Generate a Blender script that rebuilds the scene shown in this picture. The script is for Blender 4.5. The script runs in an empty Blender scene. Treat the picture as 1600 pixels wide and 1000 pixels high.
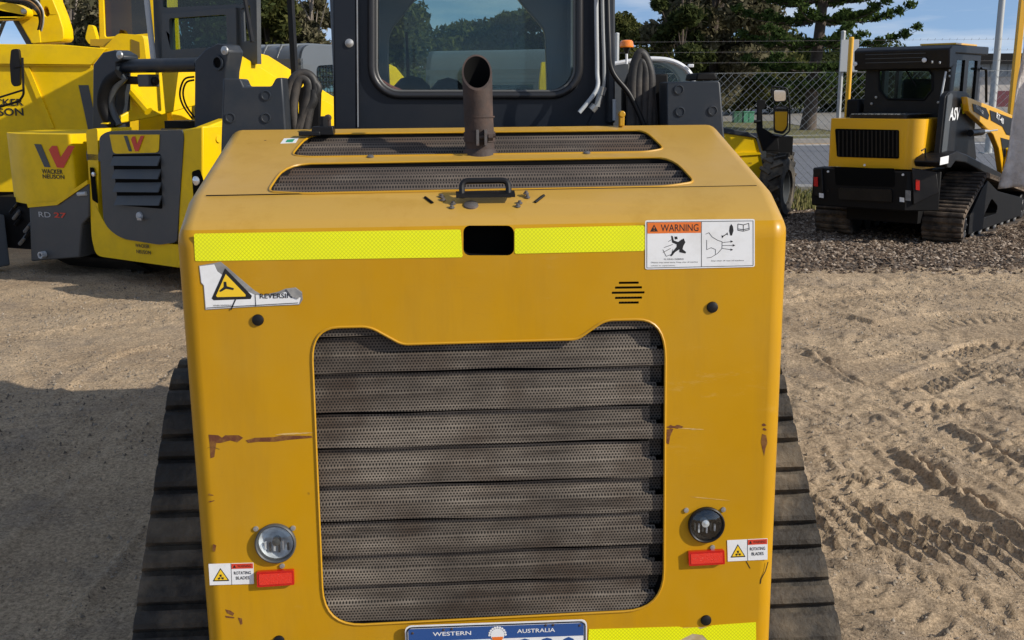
import bpy, bmesh, math, random
import numpy as np
from mathutils import Vector, Matrix, noise as mnoise
from mathutils.geometry import tessellate_polygon
random.seed(7); RNG = np.random.default_rng(11)
R = math.radians
SC = bpy.context.scene
COL = SC.collection

# ------------------------------------------------------------------ camera, sky, sun, exposure
FPX = 1600.0
CAMZ = 1.55
PITCH = math.atan(360.0 / FPX)
ROLL = R(-0.5327)
_c, _s = math.cos(PITCH), math.sin(PITCH)
_r0, _u0 = Vector((1, 0, 0)), Vector((0, _s, _c))
FWD = Vector((0, _c, -_s))
RGT = _r0 * math.cos(ROLL) + _u0 * math.sin(ROLL)
UPV = _u0 * math.cos(ROLL) - _r0 * math.sin(ROLL)
CAMP = Vector((0, 0, CAMZ))
cam = bpy.data.objects.new('camera', bpy.data.cameras.new('camera'))
COL.objects.link(cam)
m3 = Matrix((RGT, UPV, -FWD)).transposed()
cam.matrix_world = Matrix.Translation(CAMP) @ m3.to_4x4()
cam.data.lens = 36.0; cam.data.sensor_width = 36.0
cam.data.clip_start = 0.05; cam.data.clip_end = 3000
SC.camera = cam

SUN_EL, SUN_PHI = R(29), R(21)      # sun from the right and a little behind the viewer
sun_dir = Vector((math.cos(SUN_EL) * math.cos(SUN_PHI), -math.cos(SUN_EL) * math.sin(SUN_PHI), math.sin(SUN_EL)))
sl = bpy.data.lights.new('sun', 'SUN'); sl.energy = 4.5; sl.angle = R(0.5); sl.color = (1.0, 0.93, 0.82)
so = bpy.data.objects.new('sun', sl); COL.objects.link(so)
so.rotation_euler = sun_dir.to_track_quat('Z', 'Y').to_euler()

W = bpy.data.worlds.new('World'); SC.world = W; W.use_nodes = True
nt = W.node_tree; nt.nodes.clear()
def nn(t, kind, **kw):
    n = t.nodes.new(kind)
    for k, v in kw.items(): setattr(n, k, v)
    return n
out = nn(nt, 'ShaderNodeOutputWorld'); bg = nn(nt, 'ShaderNodeBackground')
sky = nn(nt, 'ShaderNodeTexSky', sky_type='NISHITA', sun_disc=False)
sky.sun_elevation = SUN_EL
sky.sun_rotation = math.atan2(sun_dir.x, sun_dir.y)
sky.air_density = 1.0; sky.dust_density = 0.6; sky.ozone_density = 2.0
tc = nn(nt, 'ShaderNodeTexCoord')
sep = nn(nt, 'ShaderNodeSeparateXYZ'); nt.links.new(tc.outputs['Generated'], sep.inputs[0])
mz = nn(nt, 'ShaderNodeMath', operation='MULTIPLY_ADD'); nt.links.new(sep.outputs[2], mz.inputs[0]); mz.inputs[1].default_value = 1.0; mz.inputs[2].default_value = 0.22
cmb = nn(nt, 'ShaderNodeCombineXYZ')
nt.links.new(sep.outputs[0], cmb.inputs[0]); nt.links.new(sep.outputs[1], cmb.inputs[1]); nt.links.new(mz.outputs[0], cmb.inputs[2])
nt.links.new(cmb.outputs[0], sky.inputs[0])
mp = nn(nt, 'ShaderNodeMapping'); mp.inputs['Scale'].default_value = (2.2, 2.2, 15.0); mp.inputs['Rotation'].default_value = (0, R(7), 0)
nt.links.new(tc.outputs['Generated'], mp.inputs[0])
nz = nn(nt, 'ShaderNodeTexNoise'); nz.inputs['Scale'].default_value = 2.3; nz.inputs['Detail'].default_value = 6; nz.inputs['Roughness'].default_value = 0.55
nt.links.new(mp.outputs[0], nz.inputs['Vector'])
rp = nn(nt, 'ShaderNodeValToRGB'); rp.color_ramp.elements[0].position = 0.43; rp.color_ramp.elements[1].position = 0.78
rp.color_ramp.elements[1].color = (0.75, 0.75, 0.75, 1)
nt.links.new(nz.outputs[0], rp.inputs[0])
mx = nn(nt, 'ShaderNodeMixRGB'); nt.links.new(rp.outputs[0], mx.inputs[0]); nt.links.new(sky.outputs[0], mx.inputs[1]); mx.inputs[2].default_value = (5.4, 5.5, 5.6, 1)
nt.links.new(mx.outputs[0], bg.inputs[0]); bg.inputs[1].default_value = 0.165
nt.links.new(bg.outputs[0], out.inputs[0])
SC.view_settings.view_transform = 'Standard'; SC.view_settings.look = 'None'
SC.view_settings.exposure = 0.0; SC.view_settings.gamma = 1.0
SC.render.engine = 'CYCLES'
SC.cycles.max_bounces = 6; SC.cycles.transparent_max_bounces = 12

# ------------------------------------------------------------------ helpers
def ray(px, py): return RGT * ((px - 800) / FPX) + UPV * ((500 - py) / FPX) + FWD
def gnd(px, py, z=0.0):
    d = ray(px, py); return CAMP + d * ((z - CAMZ) / d.z)
def at(px, py, Y):
    d = ray(px, py); return CAMP + d * (Y / d.y)

class Frame:
    def __init__(s, x, y, yaw):
        s.o = Vector((x, y, 0)); s.yaw = R(yaw)
        s.Rm = Matrix.Rotation(s.yaw, 3, 'Z'); s.Ri = s.Rm.transposed()
    def hit(s, px, py, O, n):
        o = s.Ri @ (CAMP - s.o); d = s.Ri @ ray(px, py)
        return o + d * ((Vector(O) - o).dot(n) / d.dot(n))
    def y(s, px, py, c): return s.hit(px, py, (0, c, 0), Vector((0, 1, 0)))
    def x(s, px, py, c): return s.hit(px, py, (c, 0, 0), Vector((1, 0, 0)))
    def z(s, px, py, c): return s.hit(px, py, (0, 0, c), Vector((0, 0, 1)))
    def loc(s, w): return s.Ri @ (Vector(w) - s.o)

class Surf:      # a flat face of a machine: pixel -> point on the face, raised by h along its outward normal
    def __init__(s, F, O, ex, ey):
        s.F = F; s.O = Vector(O); s.ex = Vector(ex).normalized(); s.ey = Vector(ey).normalized(); s.n = s.ex.cross(s.ey).normalized()
    def p(s, px, py, h=0.0): return s.F.hit(px, py, s.O, s.n) + s.n * h
    def pts(s, L, h=0.0): return [s.p(a, b, h) for a, b in L]

MATS = {}
def _noise(t, tcn, scale, detail=5, rough=0.6, stretch=None):
    n = nn(t, 'ShaderNodeTexNoise'); n.inputs['Scale'].default_value = scale; n.inputs['Detail'].default_value = detail; n.inputs['Roughness'].default_value = rough
    src = tcn
    if stretch:
        mpp = nn(t, 'ShaderNodeMapping'); mpp.inputs['Scale'].default_value = stretch; t.links.new(tcn, mpp.inputs[0]); src = mpp.outputs[0]
    t.links.new(src, n.inputs['Vector']); return n.outputs[0]
def ramp(t, src, a, b, ca=(0, 0, 0, 1), cb=(1, 1, 1, 1)):
    r = nn(t, 'ShaderNodeValToRGB'); r.color_ramp.elements[0].position = a; r.color_ramp.elements[1].position = b
    r.color_ramp.elements[0].color = ca; r.color_ramp.elements[1].color = cb
    t.links.new(src, r.inputs[0]); return r.outputs[0]
def mixc(t, fac, a, b, mode='MIX'):
    m = nn(t, 'ShaderNodeMixRGB', blend_type=mode)
    for i, v in ((0, fac), (1, a), (2, b)):
        if hasattr(v, 'links'): t.links.new(v, m.inputs[i])
        elif i == 0: m.inputs[0].default_value = v
        else: m.inputs[i].default_value = (*v[:3], 1)
    return m.outputs[0]
def mth(t, op, a, b=None, c=None):
    m = nn(t, 'ShaderNodeMath', operation=op)
    for i, v in ((0, a), (1, b), (2, c)):
        if v is None: continue
        if hasattr(v, 'links'): t.links.new(v, m.inputs[i])
        else: m.inputs[i].default_value = v
    return m.outputs[0]
def mat(name, col, rough=0.5, metal=0.0, dirt=None, bump=None, coat=0.0, spec=0.5, fine=None, emit=None):
    """dirt=(scale, amount, colour); fine=(scale, amount) brightness mottling; bump=(scale, strength, dist)"""
    if name in MATS: return MATS[name]
    m = bpy.data.materials.new(name); m.use_nodes = True; t = m.node_tree; b = t.nodes['Principled BSDF']
    tcn = nn(t, 'ShaderNodeTexCoord').outputs['Object']
    c = (*col, 1); cur = None
    b.inputs['Base Color'].default_value = c; b.inputs['Roughness'].default_value = rough; b.inputs['Metallic'].default_value = metal
    b.inputs['Coat Weight'].default_value = coat; b.inputs['Specular IOR Level'].default_value = spec
    if coat: b.inputs['Coat Roughness'].default_value = 0.12
    if fine:
        n = _noise(t, tcn, fine[0], 4); f = ramp(t, n, 0.3, 0.7, (1 - fine[1],) * 3 + (1,), (1 + fine[1],) * 3 + (1,))
        cur = mixc(t, 1.0, c, f, 'MULTIPLY')
    if dirt:
        n = _noise(t, tcn, dirt[0], 7, 0.65); f = ramp(t, n, 0.45, 0.72, (0, 0, 0, 1), (dirt[1],) * 3 + (1,))
        cur = mixc(t, f, cur if cur else c, dirt[2])
        rr = mth(t, 'MULTIPLY_ADD', f, 0.35, rough); t.links.new(rr, b.inputs['Roughness'])
    if cur: t.links.new(cur, b.inputs['Base Color'])
    if bump:
        n = _noise(t, tcn, bump[0], 4); bb = nn(t, 'ShaderNodeBump'); bb.inputs['Strength'].default_value = bump[1]; bb.inputs['Distance'].default_value = bump[2]
        t.links.new(n, bb.inputs['Height']); t.links.new(bb.outputs[0], b.inputs['Normal'])
    if emit:
        b.inputs['Emission Color'].default_value = c; b.inputs['Emission Strength'].default_value = emit
    MATS[name] = m; return m

class MB:
    def __init__(s): s.v = []; s.f = []; s.m = []; s.mats = []; s.sm = []
    def mi(s, m):
        if m not in s.mats: s.mats.append(m)
        return s.mats.index(m)
    def add(s, vs, fs, m):
        o = len(s.v); s.v += [tuple(v) for v in vs]; k = s.mi(m)
        for f in fs: s.f.append([i + o for i in f]); s.m.append(k)
        return s
    def slab(s, P, vec, m, holes=(), msides=None):
        """flat polygon P (3-D points) with real thickness vec"""
        P = [Vector(p) for p in P]; vec = Vector(vec); loops = [P] + [[Vector(q) for q in h] for h in holes]
        allp = [p for l in loops for p in l]; n = len(allp)
        if holes or n > 4: tris = [tuple(t) for t in tessellate_polygon(loops)]
        else: tris = [tuple(range(n))]
        s.add(allp + [p + vec for p in allp], tris + [tuple(i + n for i in reversed(t)) for t in tris], m)
        o = 0; vs = []; fs = []
        for l in loops:
            k = len(l); b = len(vs); vs += l + [p + vec for p in l]
            fs += [(b + i, b + (i + 1) % k, b + k + (i + 1) % k, b + k + i) for i in range(k)]
        s.add(vs, fs, msides or m); return s
    def box(s, c, d, m, rot=None):
        c = Vector(c); vs = []
        for x in (-.5, .5):
            for y in (-.5, .5):
                for z in (-.5, .5):
                    q = Vector((x * d[0], y * d[1], z * d[2]))
                    if rot: q = rot @ q
                    vs.append(c + q)
        return s.add(vs, [(0, 1, 3, 2), (4, 6, 7, 5), (0, 4, 5, 1), (2, 3, 7, 6), (0, 2, 6, 4), (1, 5, 7, 3)], m)
    def bx(s, x0, x1, y0, y1, z0, z1, m): return s.box(((x0 + x1) / 2, (y0 + y1) / 2, (z0 + z1) / 2), (abs(x1 - x0), abs(y1 - y0), abs(z1 - z0)), m)
    def tube(s, path, r, m, n=10, cap=True):
        P = [Vector(p) for p in path]; K = len(P); rs = r if isinstance(r, (list, tuple)) else [r] * K
        T = [(P[min(i + 1, K - 1)] - P[max(i - 1, 0)]).normalized() for i in range(K)]
        ref = Vector((0, 0, 1)) if abs(T[0].z) < .9 else Vector((1, 0, 0))
        u = T[0].cross(ref).normalized(); vs = []; fs = []
        for i in range(K):
            u = (u - T[i] * u.dot(T[i])).normalized(); w = T[i].cross(u)
            for j in range(n):
                a = 2 * math.pi * j / n; vs.append(P[i] + (u * math.cos(a) + w * math.sin(a)) * rs[i])
        for i in range(K - 1):
            for j in range(n):
                fs.append((i * n + j, i * n + (j + 1) % n, (i + 1) * n + (j + 1) % n, (i + 1) * n + j))
        if cap: fs += [tuple(range(n))[::-1], tuple((K - 1) * n + j for j in range(n))]
        return s.add(vs, fs, m)
    def cyl(s, a, b, r, m, n=20, r2=None): return s.tube([a, b], [r, r if r2 is None else r2], m, n)
    def lathe(s, o, axis, prof, m, n=24):
        """prof: (distance along axis, radius)"""
        o = Vector(o); ax = Vector(axis).normalized(); ref = Vector((0, 0, 1)) if abs(ax.z) < .9 else Vector((1, 0, 0))
        u = ax.cross(ref).normalized(); w = ax.cross(u); vs = []; fs = []; K = len(prof)
        for d, r in prof:
            for j in range(n):
                a = 2 * math.pi * j / n; vs.append(o + ax * d + (u * math.cos(a) + w * math.sin(a)) * r)
        for i in range(K - 1):
            for j in range(n): fs.append((i * n + j, i * n + (j + 1) % n, (i + 1) * n + (j + 1) % n, (i + 1) * n + j))
        return s.add(vs, fs, m)
    def text(s, st, c, ex, ey, w, h, m, bold=0.0):
        vs, fs = glyphs(st, bold)
        if not vs: return s
        xs = [v[0] for v in vs]; ys = [v[1] for v in vs]; x0, x1, y0, y1 = min(xs), max(xs), min(ys), max(ys)
        c = Vector(c); ex = Vector(ex); ey = Vector(ey)
        return s.add([c + ex * ((v[0] - (x0 + x1) / 2) / (x1 - x0) * w) + ey * ((v[1] - (y0 + y1) / 2) / (y1 - y0) * h) for v in vs], fs, m)
    def build(s, name, parent=None, smooth=35, bevel=None, label=None, recalc=True):
        me = bpy.data.meshes.new(name); me.from_pydata(s.v, [], s.f)
        for m in s.mats: me.materials.append(m)
        me.polygons.foreach_set('material_index', s.m)
        if recalc:
            bm = bmesh.new(); bm.from_mesh(me); bmesh.ops.remove_doubles(bm, verts=bm.verts, dist=1e-6) if bevel else None
            bmesh.ops.recalc_face_normals(bm, faces=bm.faces); bm.to_mesh(me); bm.free()
        me.update()
        if smooth:
            me.polygons.foreach_set('use_smooth', [True] * len(me.polygons)); me.set_sharp_from_angle(angle=R(smooth))
        o = bpy.data.objects.new(name, me); COL.objects.link(o)
        if parent: o.parent = parent
        if bevel:
            b = o.modifiers.new('bevel', 'BEVEL'); b.width = bevel; b.segments = 2; b.limit_method = 'ANGLE'; b.angle_limit = R(40)
        if label: o['label'] = label
        return o
_G = {}
def glyphs(st, bold):
    k = (st, bold)
    if k in _G: return _G[k]
    cu = bpy.data.curves.new('t', 'FONT'); cu.body = st; cu.offset = bold; cu.resolution_u = 3
    o = bpy.data.objects.new('t', cu); COL.objects.link(o)
    dg = bpy.context.evaluated_depsgraph_get(); dg.update(); me = o.evaluated_get(dg).to_mesh()
    r = ([tuple(v.co) for v in me.vertices], [tuple(p.vertices) for p in me.polygons])
    o.evaluated_get(dg).to_mesh_clear(); bpy.data.objects.remove(o); bpy.data.curves.remove(cu)
    _G[k] = r; return r
def tag(o, label, cat, group=None, kind=None):
    o['label'] = label
    if cat: o['category'] = cat
    if group: o['group'] = group
    if kind: o['kind'] = kind
    return o
def thing(name, label, cat, F, group=None):
    o = bpy.data.objects.new(name, None); COL.objects.link(o); o.empty_display_size = 0.2
    o.location = F.o; o.rotation_euler = (0, 0, F.yaw)
    return tag(o, label, cat, group)
def copy_tree(o, parent=None):
    c = o.copy(); COL.objects.link(c); c.parent = parent
    for ch in [q for q in bpy.data.objects if q.parent == o]: copy_tree(ch, c)
    return c
def rrect(x0, y0, x1, y1, r, n=6):
    """rounded rectangle in any 2-D unit, y down or up alike"""
    P = []
    for cx, cy, a0 in ((x1 - r, y1 - r, 0), (x0 + r, y1 - r, 90), (x0 + r, y0 + r, 180), (x1 - r, y0 + r, 270)):
        for i in range(n + 1):
            a = R(a0 + 90 * i / n); P.append((cx + r * math.cos(a), cy + r * math.sin(a)))
    return P
def rpoly(P, rad, n=5):
    """round the corners of a 2-D polygon; rad one number or a list"""
    out_ = []; K = len(P)
    for i in range(K):
        r = rad[i] if isinstance(rad, (list, tuple)) else rad
        p = Vector(P[i]); a = Vector(P[i - 1]) - p; b = Vector(P[(i + 1) % K]) - p
        if r <= 0: out_.append(tuple(p)); continue
        ra = min(r, a.length * .48); rb = min(r, b.length * .48); A = p + a.normalized() * ra; B = p + b.normalized() * rb
        for j in range(n + 1):
            t = j / n; q = A * (1 - t) ** 2 + p * 2 * t * (1 - t) + B * t * t; out_.append(tuple(q))
    return out_

# ------------------------------------------------------------------ materials
m_tan = mat('tan_paint', (0.54, 0.28, 0.004), 0.42, coat=0.2, fine=(3.0, 0.05))
def hood_paint():
    m = bpy.data.materials.new('worn_tan_paint'); m.use_nodes = True; t = m.node_tree; b = t.nodes['Principled BSDF']
    tcn = nn(t, 'ShaderNodeTexCoord').outputs['Object']
    base = mixc(t, ramp(t, _noise(t, tcn, 2.2, 4), 0.35, 0.65), (0.485, 0.243, 0.0005), (0.535, 0.275, 0.001))
    dust = ramp(t, _noise(t, tcn, 5, 8, 0.75, (1, 1, .35)), 0.48, 0.8, (0, 0, 0, 1), (0.22, 0.22, 0.22, 1))
    base = mixc(t, dust, base, (0.45, 0.28, 0.05))
    # the lid of the hood is sun-faded and dusty (fixed to the hood's own height)
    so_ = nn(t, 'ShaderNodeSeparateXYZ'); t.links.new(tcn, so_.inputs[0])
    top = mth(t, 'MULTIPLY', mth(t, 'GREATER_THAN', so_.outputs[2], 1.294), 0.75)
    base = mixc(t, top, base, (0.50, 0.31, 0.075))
    # faint vertical wash streaks and rub marks
    wash = ramp(t, _noise(t, tcn, 7, 6, .7, (1.6, 1.6, .16)), .50, .78, (0, 0, 0, 1), (.55, .55, .55, 1)); base = mixc(t, wash, base, (.37, .195, .014))
    film = ramp(t, _noise(t, tcn, 1.7, 7, .7), .46, .72, (0, 0, 0, 1), (.30, .30, .30, 1)); base = mixc(t, film, base, (.46, .285, .045))
    rub = mth(t, 'MULTIPLY', ramp(t, _noise(t, tcn, 22, 6, .8, (.25, 1, 1)), .58, .70), ramp(t, _noise(t, tcn, 2.7, 3), .52, .66, (0, 0, 0, 1), (.35, .35, .35, 1))); base = mixc(t, rub, base, (.62, .43, .16))
    # hairline scratches
    sc = _noise(t, tcn, 9, 2, 0.5, (1, 1, 26)); ln = ramp(t, mth(t, 'ABSOLUTE', mth(t, 'SUBTRACT', sc, 0.5)), 0.0, 0.0035, (1, 1, 1, 1), (0, 0, 0, 1))
    msk = ramp(t, _noise(t, tcn, 3.1, 2), 0.55, 0.62, (0, 0, 0, 1), (.5, .5, .5, 1))
    base = mixc(t, mth(t, 'MULTIPLY', ln, msk), base, (0.30, 0.15, 0.03))
    # chips and specks
    v = nn(t, 'ShaderNodeTexVoronoi'); v.inputs['Scale'].default_value = 13; t.links.new(tcn, v.inputs['Vector'])
    spk = ramp(t, v.outputs['Distance'], 0.035, 0.055, (1, 1, 1, 1), (0, 0, 0, 1)); spk = mth(t, 'MULTIPLY', spk, ramp(t, _noise(t, tcn, 6, 2), 0.55, 0.58))
    base = mixc(t, spk, base, (0.10, 0.045, 0.015))
    t.links.new(base, b.inputs['Base Color'])
    t.links.new(ramp(t, _noise(t, tcn, 7, 6), 0.3, 0.7, (0.30,) * 3 + (1,), (0.46,) * 3 + (1,)), b.inputs['Roughness'])
    b.inputs['Specular IOR Level'].default_value = 0.25; b.inputs['Coat Weight'].default_value = 0.12; b.inputs['Coat Roughness'].default_value = 0.2
    bb = nn(t, 'ShaderNodeBump'); bb.inputs['Strength'].default_value = 0.25; bb.inputs['Distance'].default_value = 0.006
    t.links.new(_noise(t, tcn, 2.6, 3), bb.inputs['Height']); t.links.new(bb.outputs[0], b.inputs['Normal'])
    MATS['worn_tan_paint'] = m; return m
m_hood = hood_paint()
m_hole = mat('black_void', (0.004, 0.004, 0.004), 0.9, spec=0.1)
def perf(name, plane, base, dusty, pitch):
    """perforated dusty steel: hexagonal grid of punched holes"""
    m = bpy.data.materials.new(name); m.use_nodes = True; t = m.node_tree; b = t.nodes['Principled BSDF']
    tcn = nn(t, 'ShaderNodeTexCoord').outputs['Object']
    sp = nn(t, 'ShaderNodeSeparateXYZ'); t.links.new(tcn, sp.inputs[0])
    U = sp.outputs[0]; V = sp.outputs[plane]
    def lat(off):
        a = mth(t, 'SUBTRACT', mth(t, 'FRACT', mth(t, 'ADD', mth(t, 'DIVIDE', U, pitch), off)), 0.5)
        c = mth(t, 'MULTIPLY', mth(t, 'SUBTRACT', mth(t, 'FRACT', mth(t, 'ADD', mth(t, 'DIVIDE', V, pitch * 1.732), off)), 0.5), 1.732)
        return mth(t, 'SQRT', mth(t, 'ADD', mth(t, 'MULTIPLY', a, a), mth(t, 'MULTIPLY', c, c)))
    d = mth(t, 'MINIMUM', lat(10.0), lat(10.5))
    hole = ramp(t, d, 0.26, 0.33, (1, 1, 1, 1), (0, 0, 0, 1))
    st = (1, 1, 16) if plane == 2 else (1, 9, 1)
    du = mth(t, 'MULTIPLY', ramp(t, _noise(t, tcn, 3.0, 9, 0.72, st), 0.30, 0.70), ramp(t, _noise(t, tcn, 2.6, 5, .65), .34, .60, (.14, .14, .14, 1), (1, 1, 1, 1)))
    c = mixc(t, du, base, dusty)
    br = ramp(t, _noise(t, tcn, 4.5, 3), 0.52, 0.68, (0, 0, 0, 1), (0.55, 0.55, 0.55, 1))
    c = mixc(t, br, c, (base[0] * 1.5, base[1] * 1.1, base[2] * 0.75))
    c = mixc(t, hole, c, (0.006, 0.005, 0.004))
    t.links.new(c, b.inputs['Base Color']); b.inputs['Roughness'].default_value = 0.62; b.inputs['Metallic'].default_value = 0.0
    b.inputs['Specular IOR Level'].default_value = 0.3
    MATS[name] = m; return m
m_perfz = perf('perforated_rear', 2, (0.036, 0.027, 0.021), (0.31, 0.265, 0.215), 0.0064)
m_perfy = perf('perforated_top', 1, (0.060, 0.046, 0.037), (0.17, 0.138, 0.11), 0.0060)
m_black = mat('black_satin', (0.007, 0.007, 0.008), 0.42, dirt=(6, .18, (0.05, 0.042, 0.035)), spec=.3)
m_blackm = mat('black_matt', (0.005, 0.005, 0.0055), 0.6, spec=.2, dirt=(5, .12, (.04, .034, .03)))
m_navy = mat('slate_grey_paint', (0.022, 0.028, 0.037), 0.42, spec=.35, dirt=(5, .3, (0.10, 0.09, 0.08)), bump=(60, 0.1, 0.002))
m_navy2 = mat('dark_cab_paint', (0.009, 0.012, 0.018), 0.4, dirt=(4, .25, (0.04, 0.038, 0.036)), spec=.35)
m_rubber = mat('track_rubber', (0.028, 0.025, 0.021), 0.8, dirt=(5, .95, (0.20, 0.165, 0.12)), bump=(40, 0.8, 0.008), fine=(16, .5))
m_rubberT = mat('muddy_track_rubber', (0.045, 0.034, 0.026), 0.85, dirt=(6, .95, (0.24, 0.175, 0.12)), bump=(40, 0.6, 0.008), fine=(12, .35))
m_rubber_d = mat('rubber_groove', (0.006, 0.006, 0.006), 0.9)
m_seal = mat('window_rubber', (0.02, 0.02, 0.022), 0.38)
m_steeld = mat('dull_steel', (0.16, 0.155, 0.15), 0.5, metal=0.5, dirt=(30, .7, (0.12, 0.06, 0.035)))
m_rust = mat('rusty_steel', (0.045, 0.030, 0.025), 0.7, dirt=(16, .8, (0.115, 0.072, 0.055)), bump=(90, 0.4, 0.003))
m_rustp = mat('rust_patch', (0.12, 0.035, 0.012), 0.85, dirt=(45, .95, (0.30, 0.15, 0.03)), bump=(200, .6, .001))
m_steel = mat('plain_steel', (0.45, 0.45, 0.44), 0.4, metal=0.7, dirt=(12, .5, (0.12, 0.1, 0.08)))
m_zinc = mat('zinc_post', (0.42, 0.43, 0.42), 0.55, metal=0.3)
m_white = mat('white_vinyl', (0.78, 0.79, 0.80), 0.4, dirt=(25, .25, (0.45, 0.42, 0.36)))
m_whitep = mat('white_paint', (0.75, 0.76, 0.77), 0.35)
m_ink = mat('black_ink', (0.01, 0.01, 0.011), 0.5)
m_orange = mat('orange_ink', (0.75, 0.17, 0.02), 0.45)
m_redink = mat('red_ink', (0.62, 0.05, 0.02), 0.45)
m_signy = mat('sign_yellow', (0.85, 0.55, 0.02), 0.45)
m_greyv = mat('torn_backing', (0.20, 0.20, 0.20), 0.7, dirt=(30, .6, (0.45, 0.43, 0.40)))
m_blue = mat('plate_blue', (0.02, 0.075, 0.26), 0.35)
m_red = mat('red_lens', (0.52, 0.006, 0.004), 0.15, coat=0.6)
m_wy = mat('lemon_yellow_paint', (0.86, 0.56, 0.001), 0.42, coat=0.05, spec=.25, fine=(1.5, 0.07), dirt=(4, .28, (0.33, 0.22, 0.04)))
m_ay = mat('golden_yellow_paint', (0.80, 0.42, 0.008), 0.3, coat=0.4)
m_grey = mat('machine_grey', (0.055, 0.062, 0.068), 0.45, dirt=(4, .3, (0.14, 0.13, 0.11)))
m_greyl = mat('roof_grey', (0.11, 0.125, 0.14), 0.4, fine=(2, .08))
m_lgrey = mat('light_grey_steel', (0.45, 0.47, 0.48), 0.5)
m_chrome = mat('chrome', (0.80, 0.81, 0.83), 0.22, metal=0.75)
m_amber = mat('amber_lens', (0.85, 0.22, 0.01), 0.15, coat=0.5)
def tape():
    m = bpy.data.materials.new('reflective_tape'); m.use_nodes = True; t = m.node_tree; b = t.nodes['Principled BSDF']
    tcn = nn(t, 'ShaderNodeTexCoord').outputs['Object']; sp = nn(t, 'ShaderNodeSeparateXYZ'); t.links.new(tcn, sp.inputs[0])
    a = mth(t, 'MULTIPLY', mth(t, 'ADD', sp.outputs[0], sp.outputs[2]), 130.0); c = mth(t, 'MULTIPLY', mth(t, 'SUBTRACT', sp.outputs[0], sp.outputs[2]), 130.0)
    l = mth(t, 'MINIMUM', mth(t, 'FRACT', a), mth(t, 'FRACT', mth(t, 'ADD', c, 50.0)))
    k = ramp(t, l, 0.10, 0.2, (0.55, 0.58, 0.002, 1), (0.88, 0.90, 0.002, 1))
    k = mixc(t, ramp(t, _noise(t, tcn, 7, 3), .35, .7, (0, 0, 0, 1), (.25,) * 3 + (1,)), k, (0.60, 0.62, 0.02))
    t.links.new(k, b.inputs['Base Color']); b.inputs['Roughness'].default_value = 0.3
    MATS['tape'] = m; return m
m_tape = tape()
def glass(name, tint, gl=0.06, rough=0.02):
    m = bpy.data.materials.new(name); m.use_nodes = True; t = m.node_tree; t.nodes.clear()
    o = nn(t, 'ShaderNodeOutputMaterial'); tr = nn(t, 'ShaderNodeBsdfTransparent'); g = nn(t, 'ShaderNodeBsdfGlossy'); mxx = nn(t, 'ShaderNodeMixShader')
    tr.inputs[0].default_value = (*tint, 1); g.inputs['Roughness'].default_value = rough
    fr = nn(t, 'ShaderNodeLayerWeight'); fr.inputs[0].default_value = .5
    f = mth(t, 'MULTIPLY_ADD', mth(t, 'POWER', fr.outputs['Facing'], 5.0), .9, gl); t.links.new(f, mxx.inputs[0]); t.links.new(tr.outputs[0], mxx.inputs[1]); t.links.new(g.outputs[0], mxx.inputs[2])
    t.links.new(mxx.outputs[0], o.inputs[0]); MATS[name] = m; return m
m_glass = glass('tinted_glass', (0.80, 0.86, 0.83), 0.03)
m_glassd = glass('dark_glass', (0.45, 0.56, 0.52), 0.04, .06)
m_lens = glass('clear_lens', (0.9, 0.92, 0.92), 0.10)
m_mirror = mat('mirror', (0.8, 0.8, 0.8), 0.03, metal=1.0)
m_cloth = mat('weathered_fabric', (0.66, 0.61, 0.57), 0.9, dirt=(5, .7, (0.26, 0.22, 0.20)), bump=(5, 0.8, 0.05))
m_asph = mat('asphalt', (0.135, 0.14, 0.155), 0.9, fine=(3, .12))
m_line = mat('road_line', (0.6, 0.6, 0.58), 0.8)
m_conc = mat('concrete', (0.33, 0.31, 0.28), 0.9, fine=(6, .15))

# ------------------------------------------------------------------ setting: ground, road, verges
def vnoise(x, y, scale, seed):
    g = np.random.default_rng(seed).random((256, 256)); u = x * scale; v = y * scale
    iu = np.floor(u).astype(int); iv = np.floor(v).astype(int); fu = u - iu; fv = v - iv
    fu = fu * fu * (3 - 2 * fu); fv = fv * fv * (3 - 2 * fv)
    a = g[iu % 256, iv % 256]; b = g[(iu + 1) % 256, iv % 256]; c = g[iu % 256, (iv + 1) % 256]; d = g[(iu + 1) % 256, (iv + 1) % 256]
    return (a * (1 - fu) + b * fu) * (1 - fv) + (c * (1 - fu) + d * fu) * fv - 0.5
def fbm(x, y, scale, seed, o=4):
    return sum(vnoise(x, y, scale * 2 ** i, seed + i) / 2 ** i for i in range(o))
def grid_mesh(name, xs, ys, hfun, m):
    X, Y = np.meshgrid(xs, ys, indexing='xy'); Z = hfun(X, Y)
    nx, ny = len(xs), len(ys); co = np.stack([X, Y, Z], -1).reshape(-1, 3)
    i = np.arange(nx * ny).reshape(ny, nx)
    q = np.stack([i[:-1, :-1], i[:-1, 1:], i[1:, 1:], i[1:, :-1]], -1).reshape(-1, 4)
    return np_mesh(name, co, q, m)
def np_mesh(name, co, q, m, smooth=True):
    me = bpy.data.meshes.new(name); k = q.shape[1]
    me.vertices.add(len(co)); me.vertices.foreach_set('co', co.astype(np.float32).ravel())
    me.loops.add(q.size); me.loops.foreach_set('vertex_index', q.astype(np.int32).ravel())
    me.polygons.add(len(q)); me.polygons.foreach_set('loop_start', np.arange(0, q.size, k, dtype=np.int32)); me.polygons.foreach_set('loop_total', np.full(len(q), k, dtype=np.int32))
    me.update(calc_edges=True); me.validate()
    if smooth: me.polygons.foreach_set('use_smooth', np.ones(len(q), dtype=bool))
    me.materials.append(m); o = bpy.data.objects.new(name, me); COL.objects.link(o); return o

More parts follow.
